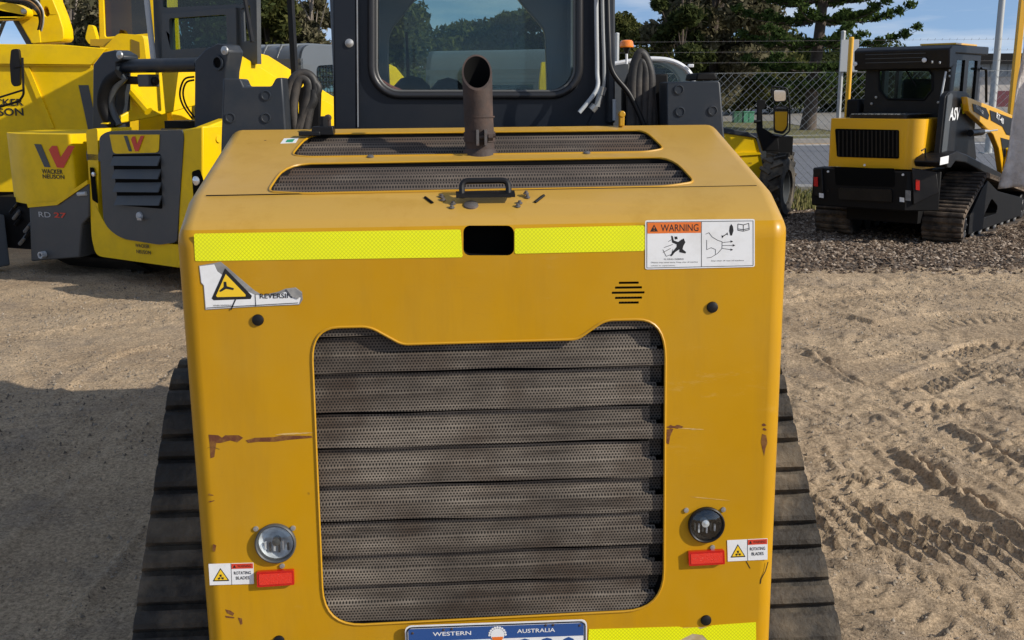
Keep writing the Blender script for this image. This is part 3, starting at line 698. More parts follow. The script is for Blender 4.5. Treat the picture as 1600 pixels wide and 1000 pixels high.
# big warning sticker
Q = Quad((1008, 344), (1179, 342), (1179, 417), (1008, 421)); mb = MB()
Q.poly(mb, rpoly([(0, 0), (1, 0), (1, 1), (0, 1)], .03, 3), m_white, 0, .0009)
for a, b in (((.015, .04), (.985, .04)), ((.985, .04), (.985, .97)), ((.985, .97), (.015, .97)), ((.015, .97), (.015, .04)), ((.512, .04), (.512, .97))): Q.line(mb, a, b, .0010, m_ink)
Q.poly(mb, [(.02, .05), (.508, .05), (.508, .27), (.02, .27)], m_orange)
Q.poly(mb, [(.045, .23), (.08, .09), (.115, .23)], m_ink, .0013); Q.text(mb, '!', .076, .13, .084, .215, m_orange, h=.0017)
Q.text(mb, 'WARNING', .14, .09, .485, .235, m_ink, .01)
fig = [[(.265, .34), (.29, .34), (.295, .39), (.27, .40)], [(.235, .32), (.25, .33), (.26, .42), (.30, .45), (.33, .40), (.35, .38), (.365, .46), (.345, .54), (.34, .60), (.372, .66), (.365, .69), (.31, .66), (.31, .60), (.27, .66), (.24, .74), (.225, .73), (.25, .64), (.285, .55), (.285, .50), (.245, .46)]]
for f in fig: Q.poly(mb, f, m_ink)
for a, b in (((.17, .56), (.25, .50)), ((.16, .66), (.23, .58)), ((.21, .44), (.24, .40)), ((.16, .60), (.19, .74)), ((.19, .74), (.24, .70)), ((.24, .70), (.25, .60))): Q.line(mb, a, b, .0009, m_ink)
Q.text(mb, 'FLYING DEBRIS', .17, .785, .35, .815, m_ink); Q.text(mb, 'Objects may cause injury. Keep clear of machine', .05, .85, .48, .885, m_ink); Q.text(mb, 'while in operation', .05, .915, .27, .945, m_ink)
for L in ([(.55, .30), (.58, .27), (.61, .36), (.66, .43), (.70, .46), (.70, .60)], [(.70, .60), (.66, .70), (.60, .78), (.56, .79)], [(.56, .42), (.56, .62), (.60, .58), (.64, .62), (.64, .72)], [(.70, .48), (.79, .46)], [(.70, .54), (.81, .54)], [(.70, .60), (.79, .63)], [(.70, .46), (.70, .60)]):
    for a, b in zip(L[:-1], L[1:]): Q.line(mb, a, b, .0009, m_ink)
for x, y in ((.79, .46), (.81, .54), (.79, .63)): Q.poly(mb, [(x - .012, y - .025), (x + .012, y), (x - .012, y + .025)], m_ink)
Q.line(mb, (.70, .36), (.745, .30), .0016, m_ink); Q.poly(mb, [(.695, .33), (.72, .34), (.70, .39)], m_ink); Q.poly(mb, [(.75, .27), (.735, .30), (.755, .33)], m_ink)
Q.poly(mb, [(.77, .15), (.785, .10), (.80, .15), (.805, .24), (.79, .34), (.775, .33), (.765, .24)], m_ink)
for a, b in (((.845, .10), (.895, .12)), ((.895, .12), (.945, .09)), ((.845, .10), (.845, .23)), ((.945, .09), (.95, .22)), ((.845, .23), (.895, .25)), ((.895, .25), (.95, .22)), ((.895, .12), (.895, .25)), ((.845, .20), (.895, .22)), ((.895, .22), (.95, .19))): Q.line(mb, a, b, .0013, m_ink)
Q.text(mb, 'Stay clear of rear of machine', .60, .84, .90, .875, m_ink)
mb.build('warning_sticker', hood, smooth=0, label='white warning sticker with orange header and a falling figure')
# torn sticker at the upper left
Q = Quad((312, 410), (473, 402), (473, 472), (320, 484)); mb = MB()
out1 = [(311, 415), (345, 409), (356, 418), (372, 432), (398, 454), (410, 461), (434, 456), (446, 451), (462, 449), (472, 456), (473, 468), (468, 476), (400, 479), (321, 484), (318, 446), (314, 442)]
mb.slab(PAN.pts(out1, .0003), PAN.n * .0008, m_greyv)
mb.slab(PAN.pts([(312, 416), (335, 413), (340, 424), (356, 436), (380, 452), (399, 461), (432, 462), (446, 456), (455, 462), (470, 465), (467, 475), (400, 478), (322, 483), (319, 446), (315, 441)], .0012), PAN.n * .0003, m_white)
for P, m, h in (([(352, 419), (394, 462), (392, 467), (334, 469), (331, 466)], m_ink, .0016), ([(353, 428), (384, 460), (384, 463), (340, 464), (338, 462)], m_signy, .0020),
                ([(350, 440), (354, 440), (355, 447), (366, 450), (365, 453), (354, 451), (345, 456), (343, 454), (350, 448)], m_ink, .0024)):
    mb.slab(PAN.pts(P, h), PAN.n * .0002, m)
for a, b, w in (((399, 460), (400, 478), 1), ((323, 481), (466, 473), 1), ((369, 466), (361, 484), 2), ((346, 457), (370, 456), 1), ((338, 454), (350, 450), 1.5)):
    A, B = PAN.p(*a, .0018), PAN.p(*b, .0018); d = (B - A).normalized(); o = PAN.n.cross(d) * w * .0006; mb.slab([A - o, B - o, B + o, A + o], PAN.n * .0003, m_ink)
mb.text('REVERSING', PAN.p(436, 462, .0022), Vector((1, .0, -.01)), PAN.ey, .072, .0095, m_ink, .01)
mb.text('WHEN REVERSING', PAN.p(348, 477, .0022), PAN.ex, PAN.ey, .035, .003, m_ink)
mb.slab(PAN.pts([(448, 451), (462, 449), (472, 457), (466, 466), (456, 462)], .0022), PAN.n * .0012 + Vector((0, 0, -.001)), m_greyv)
mb.build('torn_sticker', hood, smooth=0, label='torn and peeling warning sticker')
# two small rotating-blades stickers
for c4 in (((326, 881), (396, 879), (397, 912), (328, 914)), ((1136, 844), (1199, 841), (1199, 874), (1137, 877))):
    Q = Quad(*c4); mb = MB(); Q.poly(mb, [(0, 0), (1, 0), (1, 1), (0, 1)], m_white, 0, .0009)
    tri_sign(Q, mb, .26, .56, .19, 1.9); Q.line(mb, (.50, 0), (.50, 1), .0008, m_ink)
    Q.poly(mb, [(.51, .02), (.99, .02), (.99, .26), (.51, .26)], m_redink); Q.text(mb, 'WARNING', .64, .08, .95, .20, m_ink, .01); Q.poly(mb, [(.54, .21), (.575, .07), (.61, .21)], m_ink, .0013)
    Q.text(mb, 'ROTATING', .56, .38, .94, .53, m_ink, .012); Q.text(mb, 'BLADES', .60, .62, .90, .77, m_ink, .012)
    mb.build('blades_sticker', hood, smooth=0)
# plugs, specks
for x, y in ((403, 500), (1113, 480), (1103, 969), (436, 1001)):
    mb = MB(); mb.lathe(PAN.p(x, y), PAN.n, [(0, .0115), (.004, .0105), (.0055, .007), (.006, 0)], m_black, 20); mb.build('rubber_plug', hood)
# rust scrapes
def jag(x0, y0, x1, y1, w, n=14, seed=1, solid=.6):
    r_ = random.Random(seed); T, B = [], []
    for i in range(n + 1):
        t = i / n; x = x0 + (x1 - x0) * t; y = y0 + (y1 - y0) * t; e = min(1, 4 * min(t, 1 - t) + .12)
        T.append((x, y - w * e * (.25 + r_.random() * solid))); B.append((x + r_.uniform(-1, 1), y + w * e * (.25 + r_.random() * solid)))
    return T + B[::-1]
def rust(P, m=None, h=.0002):
    mb = MB(); mb.slab(PAN.pts(P, h), PAN.n * .0003, m or m_rustp); mb.build('scratch' if m else 'rust_scrape', hood, smooth=0)
rust([(326, 679), (341, 680), (347, 684), (352, 680), (373, 680), (380, 684), (371, 691), (360, 688), (345, 692), (338, 692), (335, 714), (329, 716), (328, 694)])
rust([(384, 688), (398, 684), (428, 683), (441, 680), (487, 681), (488, 684), (452, 687), (430, 690), (405, 690), (388, 692)])
rust(jag(1041, 667, 1068, 667, 4, 8, 4)); rust([(1042, 671), (1052, 670), (1047, 682), (1045, 694), (1041, 692)])
rust([(1191, 678), (1197, 680), (1199, 692), (1196, 700), (1194, 712), (1191, 700), (1189, 690)]); rust(jag(1190, 664, 1197, 664, 3, 4, 8)); rust(jag(1192, 670, 1198, 672, 2.5, 4, 9)); 
rust([(333, 850), (338, 852), (336, 862), (332, 860)]); rust(jag(325, 772, 334, 774, 2, 4, 3)); rust(jag(326, 784, 336, 782, 1.2, 4, 5)); rust([(352, 952), (360, 954), (366, 958), (364, 962), (355, 958)]); rust([(372, 965), (378, 966), (379, 975), (376, 976)]); rust([(352, 962), (366, 964), (366, 966), (353, 965)])
for L in ([(1166, 877), (1172, 888)], [(1200, 878), (1196, 892), (1189, 905), (1188, 912)], [(324, 700), (332, 698), (343, 702)]):
    for a, b in zip(L[:-1], L[1:]): rust([(a[0] - .7, a[1]), (a[0] + .7, a[1]), (b[0] + .7, b[1]), (b[0] - .7, b[1])], m_ink)
m_fleck = mat('bare_primer', (.62, .42, .15), .7, dirt=(50, .6, (.35, .2, .06)))
for P in (jag(430, 679, 488, 676, 1.8, 12, 6), jag(1060, 669, 1100, 671, 1.5, 10, 7), jag(1078, 776, 1140, 782, .8, 12, 2)):
    mb = MB(); mb.slab(PAN.pts(P, .0002), PAN.n * .0002, m_fleck); mb.build('paint_chip', hood, smooth=0)
# lamps
m_silver = mat('silver_reflector', (.82, .86, .90), .22, metal=.35, fine=(70, .35)); m_redin = mat('red_prism', (.80, .03, .012), .1, bump=(600, .8, .002), coat=.8)
for x, y, r0, dark in ((431, 848, .0405, 0), (1103, 819, .0375, 1)):
    mb = MB(); c = PAN.p(x, y); n = PAN.n
    mb.lathe(c, n, [(-.03, r0 * 1.0), (0, r0), (.008, r0), (.010, r0 * .94), (.008, r0 * .88), (-.002, r0 * .84)], m_black if dark else m_grey, 40)
    lamp = mb.build('work_lamp', ML, smooth=30)
    mb = MB(); mb.lathe(c, n, [(-.030, .0), (-.029, r0 * .3), (-.022, r0 * .6), (-.004, r0 * .85)], m_silver if not dark else mat('shaded_reflector', (.035, .037, .040), .15, metal=.6), 40)  # right bowl is the silver one coloured dark, shade put into its colour
    for k in range(6):
        mb.box(c + n * (-.010) + PAN.ex * (r0 * (.22 * k - .55)) - PAN.ey * (r0 * .22 + (k % 2) * .003), (r0 * .09, .006, r0 * (.62 - .10 * abs(k - 2.5))), (m_silver, m_grey)[(k + dark) % 2])
    mb.lathe(c, n, [(-.020, .008), (-.002, .008), (.000, 0)], m_silver if dark else m_grey, 14); mb.build('reflector', lamp)
    mb = MB(); mb.lathe(c, n, [(.006, r0 * .88), (.010, r0 * .6), (.012, r0 * .3), (.0125, 0.0)], m_lens, 40); mb.build('lens', lamp, smooth=60)
    for dx, dy in ((-31, -22), (27, -23), (10, 36)):
        mb = MB(); mb.lathe(PAN.p(x + dx, y + dy), n, [(0, .0055), (.003, .005), (.0035, 0)], m_steel, 10); mb.build('screw', lamp)
for P in ([(402, 891), (460, 888), (461, 911), (403, 915)], [(1074, 860), (1130, 857), (1131, 879), (1075, 882)]):
    Q = Quad(*P, h=.0005); mb = MB()
    Q.poly(mb, rpoly([(0, 0), (1, 0), (1, 1), (0, 1)], .06, 3), m_red, 0, .009)
    Q.poly(mb, [(.06, .14), (.94, .14), (.94, .86), (.06, .86)], m_redin, .0095, .0003)
    mb.build('red_reflector', ML, smooth=0, bevel=.0012)
# licence plate
tl, tr = PAN.p(633, 974, .010), PAN.p(916, 964, .010); ex = (tr - tl).normalized(); ey = -PAN.n.cross(ex) if PAN.n.cross(ex).z < 0 else PAN.n.cross(ex)
def PL(u, v, h=0): return tl + ex * u - ey * v + PAN.n * h
Wp = (tr - tl).length; mb = MB()
mb.slab([PL(*p) for p in rrect(0, 0, Wp, .132, .012, 4)], PAN.n * .002, m_white); P = [PL(*p, .0025) for p in rrect(.004, .004, Wp - .004, .128, .010, 4)]
mb.tube(P + P[:2], .0014, m_black, 5, cap=False)
plate = mb.build('licence_plate', ML, smooth=0, label='blue and white number plate')
mb = MB(); mb.slab([PL(*p, .0022) for p in [(.007, .007), (Wp - .007, .007), (Wp - .007, .034), (.007, .034)]], PAN.n * .0004, m_blue)
for st, cx, w in (('WESTERN', .095, .078), ('AUSTRALIA', Wp - .105, .078)): mb.text(st, PL(cx, .0195, .0030), ex, ey, w, .0085, m_whitep, .012)
cx = Wp * .505
for k in range(11):
    a = R(180 * k / 10); p = PL(cx + math.cos(a) * .0165, .026 - math.sin(a) * .0165, .0031); mb.lathe(p, PAN.n, [(0, .0026), (.0002, .0026), (.0003, 0)], m_whitep, 6)
mb.slab([PL(cx + math.cos(R(a)) * .014, .026 - math.sin(R(a)) * .014, .0030) for a in range(0, 360, 20)], PAN.n * .0003, m_whitep)
mb.slab([PL(cx + math.cos(R(a)) * .0115, .030 - math.sin(R(a)) * .0115, .0034) for a in range(180, 361, 15)], PAN.n * .0003, m_orange)
mb.text('1', PL(.03, .075, .0028), ex, ey, .012, .062, m_blue, .02)
for i, ch in enumerate('980'): mb.text(ch, PL(Wp - .128 + i * .045, .069, .0028), ex, ey, .036, .066, m_blue, .03)
for x, y in ((.015, .016), (Wp - .015, .012), (.078, .011), (.095, .010), (Wp - .07, .009), (Wp - .085, .009)): mb.lathe(PL(x, y, .0028), PAN.n, [(0, .0028), (.001, .002), (.0012, 0)], m_rust, 8)
mb.build('plate_lettering', plate, smooth=0)
# chassis below and behind the hood
mb = MB(); mb.bx(-.40, .40, .02, 2.0, .22, .60, m_blackm); mb.bx(-.575, .575, -.03, .5, .20, .262, m_black); mb.bx(-.56, .56, .571, .80, .55, 1.36, m_blackm)
mb.bx(-.40, .40, .8, 1.9, .6, 1.15, m_black)
mb.build('chassis', ML, bevel=.006)
# ---- tracks
def hull_loop(circ, step=.01):
    """outline round a belt over wheels (y,z,r), clockwise"""
    pts = []
    for y, z, r in circ:
        for k in range(72): pts.append((y + r * math.cos(R(5 * k)), z + r * math.sin(R(5 * k))))
    pts = sorted(set((round(a, 6), round(b, 6)) for a, b in pts))
    def half(p):
        h = []
        for q in p:
            while len(h) >= 2 and (h[-1][0] - h[-2][0]) * (q[1] - h[-2][1]) - (h[-1][1] - h[-2][1]) * (q[0] - h[-2][0]) <= 0: h.pop()
            h.append(q)
        return h
    H = half(pts)[:-1] + half(pts[::-1])[:-1]
    out_ = []; K = len(H); carry = 0.0
    for i in range(K):
        a, b = H[i], H[(i + 1) % K]; L = math.hypot(b[0] - a[0], b[1] - a[1]); s_ = carry
        while s_ < L: out_.append((a[0] + (b[0] - a[0]) * s_ / L, a[1] + (b[1] - a[1]) * s_ / L)); s_ += step
        carry = s_ - L
    return out_
def build_track(parent, circ, x0, x1, lugs, lug_h, wheels, m=m_rubber, notch=True):
    lp = hull_loop([(y, z, r - lug_h) for y, z, r in circ]); K = len(lp); V = [Vector((0, a, b)) for a, b in lp]
    N = []
    for i in range(K):
        t = (V[(i + 1) % K] - V[i - 1]).normalized(); N.append(Vector((0, t.z, -t.y)))
    mb = MB(); vs = []
    for p, n in zip(V, N):
        for x, o in ((x0, 0), (x1, 0), (x1, -.022), (x0, -.022)): vs.append(p + Vector((x, 0, 0)) + n * o)
    fs = []
    for i in range(K):
        j = (i + 1) % K
        for k in range(4): fs.append((4 * i + k, 4 * i + (k + 1) % 4, 4 * j + (k + 1) % 4, 4 * j + k))
    mb.add(vs, fs, m)
    # lugs (in steps of the centre line)
    i = 0; li = 0
    while i < K - 3:
        L, gap = lugs[li % len(lugs)]; L = max(2, int(round(L / .01))); gap = max(1, int(round(gap / .01)))
        if i + L >= K: break
        vs = []; W_ = x1 - x0
        xsl = [x0, x0 + W_ * .02, x1 - W_ * .02, x1]; hs = [0.25, 1, 1, .25]
        for k in range(L + 1):
            p, n = V[(i + k) % K], N[(i + k) % K]; e = .80 if k in (0, L) else 1
            for x, h in zip(xsl, hs): vs.append(p + Vector((x, 0, 0)) + n * lug_h * h * e)
            vs.append(p + Vector((x1, 0, 0)) - n * .004); vs.append(p + Vector((x0, 0, 0)) - n * .004)
        c = 6; fs = []
        for k in range(L):
            for q in range(c): fs.append((k * c + q, k * c + (q + 1) % c, (k + 1) * c + (q + 1) % c, (k + 1) * c + q))
        fs += [tuple(range(c)), tuple(L * c + q for q in reversed(range(c)))]
        mb.add(vs, fs, m)
        if notch and L > 2:
            side = 1 if abs(x1) > abs(x0) else -1; xn = (x0 + x1) / 2 - side * W_ * (.1 + .22 * (li % 2)); k = L // 2; p, n = V[(i + k) % K], N[(i + k) % K]; t = Vector((0, -n.z, n.y))
            for sg in (-1, 1): mb.tube([p + n * (lug_h + .0005) + Vector((xn, 0, 0)), p + n * (lug_h + .0005) + Vector((xn + .018, 0, 0)) + t * sg * .020], .0025, m_rubber_d, 5)
        i += L + gap; li += 1
    tr_ = mb.build('track', parent, smooth=30)
    for y, z, r, name in wheels:
        mb = MB(); xo = x1 if abs(x1) > abs(x0) else x0; xi = x0 + x1 - xo; sg = 1 if xo > xi else -1
        mb.lathe((xi, y, z), (sg, 0, 0), [(0, 0), (0, r), (abs(xo - xi) - .05, r), (abs(xo - xi) - .04, r * .9), (abs(xo - xi) - .06, r * .6), (abs(xo - xi) - .03, r * .35), (abs(xo - xi) - .03, 0)], m_black, 24)
        for k in range(6):
            a = R(60 * k); mb.cyl((xo - sg * .06, y + math.cos(a) * r * .45, z + math.sin(a) * r * .45), (xo - sg * .035, y + math.cos(a) * r * .45, z + math.sin(a) * r * .45), .012, m_steel, 6)
        mb.build(name, tr_)
    return tr_
circM = [(.28, .22, .22), (.695, .66, .20), (1.95, .22, .22)]
whM = [(.28, .22, .17, 'idler'), (.695, .66, .15, 'sprocket'), (1.95, .22, .17, 'idler')] + [(.62 + .28 * k, .15, .10, 'roller') for k in range(4)]
for s_ in (-1, 1):
    build_track(ML, circM, s_ * .80, s_ * .42, [(.060, .019), (.036, .019)], .030, whM)
    mb = MB(); P = [(s_ * .44, .25, .20), (s_ * .44, 1.9, .20), (s_ * .44, 1.9, .34), (s_ * .44, .8, .6), (s_ * .44, .5, .5)]; mb.slab(P, (s_ * .06, 0, 0), m_black); mb.build('track_frame', ML)
# ---- lift arm towers beside the hood
TW = Surf(M, (0, .62, 0), (1, 0, 0), (0, 0, 1))
for P, bolts, nm in (([(348, 140), (348, 123), (376, 123), (381, 135), (424, 135), (431, 122), (441, 121), (444, 160), (447, 210), (450, 420), (338, 420), (345, 240)], ((415.6, 149), (360, 184), (415.6, 184)), 0),
                     ([(1042, 128), (1122, 125.5), (1126, 130), (1133, 226), (1150, 420), (1046, 420)], ((1060.7, 140), (1062.6, 174.5), (1113.5, 173)), 1)):
    mb = MB(); mb.slab(TW.pts(P), (0, .10, 0), m_navy); tw = mb.build('lift_arm_tower', ML, bevel=.004)
    for x, y in bolts:
        mb = MB(); c = TW.p(x, y); mb.lathe(c, TW.n, [(0, .0125), (.003, .0125), (.0035, .0100), (.0012, .0085), (.0012, 0)], m_navy, 24); mb.build('pin', tw)
TB = Surf(M, (0, .74, 0), (1, 0, 0), (0, 0, 1))
for S_, P, w_, m_ in ((TW, [(1087, 126), (1090, 114), (1118, 113), (1122, 125)], .12, m_blackm), (TB, [(1020, 116), (1044, 115), (1046, 200), (1020, 200)], .1, m_blackm), (TB, [(447, 130), (455, 200), (436, 200), (438, 126)], .1, m_zinc)):
    mb = MB(); mb.slab(S_.pts(P), (0, w_, 0), m_); mb.build('bracket', ML, bevel=.004)
# greasy hydraulic hoses looping beside the cab
def hose(px, ydep, r, m=m_blackm, name='hydraulic_hose', par=ML, F=M, n=10):
    mb = MB(); P = [F.y(x, y, ydep + (q[0] if q else 0)) for x, y, *q in px]
    Q3 = []; K = len(P)
    for i in range(K - 1):
        p0, p1, p2, p3 = P[max(i - 1, 0)], P[i], P[i + 1], P[min(i + 2, K - 1)]
        for j in range(8):
            t = j / 8; Q3.append(.5 * (2 * p1 + (p2 - p0) * t + (2 * p0 - 5 * p1 + 4 * p2 - p3) * t * t + (3 * p1 - p0 - 3 * p2 + p3) * t ** 3))
    Q3.append(P[-1]); mb.tube(Q3, r, m, n); return mb.build(name, par, smooth=60)
m_greasy = mat('greasy_rubber', (.02, .019, .018), .55, dirt=(7, .9, (.13, .105, .085)), bump=(20, .4, .005))
for L, r in (([(452, 205), (449, 165), (455, 130), (470, 115), (486, 120), (493, 140), (485, 165), (478, 205)], .012), ([(462, 205), (458, 168), (463, 135), (472, 122), (482, 130), (480, 155), (468, 205)], .013),
             ([(470, 205), (478, 170), (492, 150), (497, 137), (488, 124)], .011), ([(463, 205), (476, 178), (489, 158), (490, 140)], .013)): hose(L, .72, r, m_greasy)
for L, r in (([(990, 205), (988, 150), (990, 110), (997, 88), (1003, 84), (1012, 100), (1017, 130), (1014, 205)], .013), ([(998, 205), (997, 150), (998, 112), (1002, 96), (1008, 110), (1008, 150), (1006, 205)], .013),
             ([(984, 205), (986, 140), (994, 100), (1001, 84)], .010), ([(1022, 205), (1018, 150), (1010, 105), (1001, 84)], .011)): hose(L, .72, r, m_greasy)
for zc, x0, x1 in ((0, 986, 1016), (0, 452, 492)):
    mb = MB(); P = TW.pts([(x0 + 2, 205), (x0 + 2, 140), ((x0 + x1) / 2 - 2, 112 if x0 > 900 else 128), ((x0 + x1) / 2 + 2, 112 if x0 > 900 else 128), (x1 - 2, 140), (x1 - 4, 205)]); mb.slab([p + Vector((0, .14, 0)) for p in P], (0, .03, 0), m_blackm); mb.build('hose_sleeve', ML, bevel=.01)
# ---- cab
CB = Surf(M, (0, .80, 0), (1, 0, 0), (0, 0, 1))
cab = bpy.data.objects.new('cab', None)
bpy.data.objects.remove(cab)
win = rrect(581, -120, 905, 149, 44, 8)
mb = MB(); mb.slab(CB.pts([(519, -190), (958, -190), (958, 230), (522, 230)]), (0, .035, 0), m_navy2, holes=[CB.pts(win)])
# posts
mb.slab(CB.pts([(519, -190), (556, -190), (560, 230), (523, 230)], .02), (0, .05, 0), m_navy2)
mb.slab(CB.pts([(943, -190), (958, -190), (958, 192), (946, 192)], .035), (0, .06, 0), m_navy)
mb.slab(CB.pts([(940, 145), (958, 145), (958, 200), (915, 200)], .01), (0, .03, 0), m_navy2)
xL, xR = -.37, .37
# side walls with window openings, roof, floor pan, front frame with the six-sided opening
CS = Vector((0, 0, 0))
def yz(L, x): return [(x, a, b) for a, b in L]
for x in (xL, xR - .03):
    mb.slab(yz([(.83, 1.2), (2.30, 1.2), (2.30, 2.02), (.83, 2.02)], x), (.03, 0, 0), m_greyl, holes=[yz([(1.02, 1.62), (1.55, 1.62), (1.55, 1.92), (1.02, 1.92)], x)])
mb.bx(xL, xR, .80, 2.34, 2.02, 2.07, m_navy2)  # roof and walls stretched past the windscreen to lengthen the ground shadow
CF = Surf(M, (0, 1.62, 0), (1, 0, 0), (0, 0, 1))
hexo = rpoly([(609, 146), (607, 100), (607, 52), (657, -12), (680, -38), (790, -38), (808, -2), (852, 48), (855, 144)], [4, 6, 14, 14, 6, 6, 14, 14, 4], 4)
mb.slab([(-.37, 1.62, 2.019), (.37, 1.62, 2.019), (.37, 1.62, 1.2), (-.37, 1.62, 1.2)], (0, .04, 0), m_greyl, holes=[CF.pts(hexo)])
mb.bx(xL, xR, .84, 1.62, 1.15, 1.30, m_black)
cab = mb.build('cab', ML, bevel=.005)
mb = MB(); mb.slab(CB.pts([(557, -190), (558.5, -190), (561.5, 198), (559.5, 198)], .0225), (0, .004, 0), m_steel); mb.build('door_seam', cab, smooth=0)
mb = MB(); mb.lathe(CB.p(547, 68, .02), CB.n, [(0, .011), (.004, .011), (.006, .006), (.007, .003), (.007, 0)], m_steel, 16); mb.build('bolt', cab)
mb = MB()
P = CB.pts(win, .004); mb.tube(P + P[:2], .0105, m_seal, 10, cap=False); P = CB.pts(rrect(588, -110, 898, 143, 38, 8), .002); mb.tube(P + P[:2], .0045, mat('seal_bead', (.10, .10, .095), .4), 8, cap=False)
mb.build('window_seal', cab, smooth=60)
mb = MB(); mb.slab(CB.pts(win, -.012), (0, .005, 0), m_glass); mb.build('rear_window', cab, smooth=0)
mb = MB(); mb.slab(CF.pts(hexo, -.02), (0, .005, 0), m_glass); mb.build('windscreen', cab, smooth=0)
# seat arm pads, lever and wiper stalk seen through the glass
mb = MB()
for x, y, rx in ((643, 143, .062), (700, 146, .058)):
    c = M.y(x, y - 14, 1.1)
    mb.lathe(c + Vector((0, 0, -.10)), (0, 0, 1), [(0, rx), (.06, rx), (.09, rx * .85), (.112, rx * .5), (.12, 0)], m_blackm, 24)
mb.build('arm_pad', cab, smooth=60)
mb = MB(); mb.tube([M.y(638, 125, 1.3), M.y(635, 50, 1.3)], [.006, .004], m_blackm, 8); mb.build('lever', cab)
mb = MB(); mb.tube([M.y(586, 122, .9), M.y(608, 136, .95), M.y(632, 146, 1.0)], .008, mat('faded_red', (.28, .08, .07), .6), 8); mb.build('cable', cab)
mb = MB(); sz = M.y(738, 200, 1.15); mb.bx(-.19, .19, 1.0, 1.12, 1.3, 1.40, m_blackm); mb.build('seat', cab, bevel=.03)
for L, r, m in (([(931, -60), (932, 40), (933, 110), (932, 140, -.02), (905, 176, -.03)], .0055, m_lgrey), ([(940, -60), (942, 40), (944, 110), (942, 140), (930, 170)], .0045, mat('clear_hose', (.30, .31, .31), .3)),
                ([(948, -60), (951, 60, -.05), (956, 110, -.06), (985, 150, -.06), (1010, 205, -.06)], .007, m_black)):
    hose(L, .745, r, m, 'hose', cab)
mb = MB(); c = M.y(938, 148, .75); mb.cyl(c, c + Vector((-.008, 0, -.03)), .009, m_steel, 10); mb.cyl(c + Vector((0, 0, -.0)), c + Vector((.006, 0, .02)), .012, m_steel, 6); mb.cyl(M.y(930, 165, .74), M.y(924, 172, .74), .011, m_steel, 8); mb.build('hose_fitting', cab)
mb = MB(); mb.tube([M.y(960, 155, .74), M.y(960, 188, .74)], .005, m_lgrey, 8); mb.build('rod', cab)
# ------------------------------------------------------------------ shared bits of the other machines
EX, EYv, EZ = Vector((1, 0, 0)), Vector((0, 1, 0)), Vector((0, 0, 1))
def SY(F, y): return Surf(F, (0, y, 0), (1, 0, 0), (0, 0, 1))         # faces the viewer's side of the machine (rear)
def SX(F, x): return Surf(F, (x, 0, 0), (0, 1, 0), (0, 0, 1))         # right-hand side
def slabp(name, par, S, P, th, m, h=0.0, bevel=None, holes=None, smooth=35, label=None):
    mb = MB(); mb.slab(S.pts(P, h), S.n * -th, m, holes=[S.pts(q, h) for q in (holes or [])]); return mb.build(name, par, smooth=smooth, bevel=bevel, label=label)
def w_logo(name, par, S, x0, y0, x1, y1, dark, red, h=.002, skew=0):
    """stylised W: a dark left stroke and a red right half"""
    g = lambda u, v: (x0 + (x1 - x0) * u, y0 + (y1 - y0) * v + skew * u)
    mb = MB()
    for L, m in (([(0, 0), (.17, 0), (.40, 1), (.25, 1)], dark), ([(.36, .22), (.44, .04), (.56, .04), (.72, 1), (.56, 1)], red), ([(.56, 1), (.72, 1), (1, 0), (.84, 0), (.62, .62)], red)):
        mb.slab(S.pts([g(*p) for p in L], h), S.n * .001, m); h += .0012
    return mb.build(name, par, smooth=0)
def wheel(parent, c, axis, r, w, rim_m, lugs=18, name='wheel'):
    ax = Vector(axis).normalized(); c = Vector(c) - ax * w / 2
    mb = MB(); mb.lathe(c, ax, [(.0, r * .55), (.0, r * .85), (w * .12, r * .96), (w * .25, r), (w * .75, r), (w * .88, r * .96), (w, r * .85), (w, r * .55), (w * .5, r * .5), (0, r * .55)], m_rubber, 36)
    ref = EZ if abs(ax.z) < .9 else EX; u = ax.cross(ref).normalized(); v = ax.cross(u)
    for k in range(lugs):
        for sg in (0, 1):
            a = 2 * math.pi * (k + .5 * sg) / lugs; d = u * math.cos(a) + v * math.sin(a); tdir = ax.cross(d)
            p = c + ax * (w * (.27 if sg else .73)) + d * (r + .004)
            Rm = Matrix((ax, tdir, d)).transposed() @ Matrix.Rotation(R(32 if sg else -32), 3, 'Z'); mb.box(p, (w * .56, r * .09, .045), m_rubber, Rm)
    ty = mb.build('tyre', None); root = mb = MB()
    mb.lathe(c, ax, [(w * .1, r * .56), (w * .12, r * .5), (w * .35, r * .42), (w * .35, r * .15), (w * .25, r * .14), (w * .25, 0)], rim_m, 28)
    mb.lathe(c, ax, [(w * .9, r * .56), (w * .88, r * .5), (w * .65, r * .42), (w * .65, r * .15), (w * .75, r * .14), (w * .75, 0)], rim_m, 28)
    rim = mb.build(name, parent); ty.parent = rim; return rim

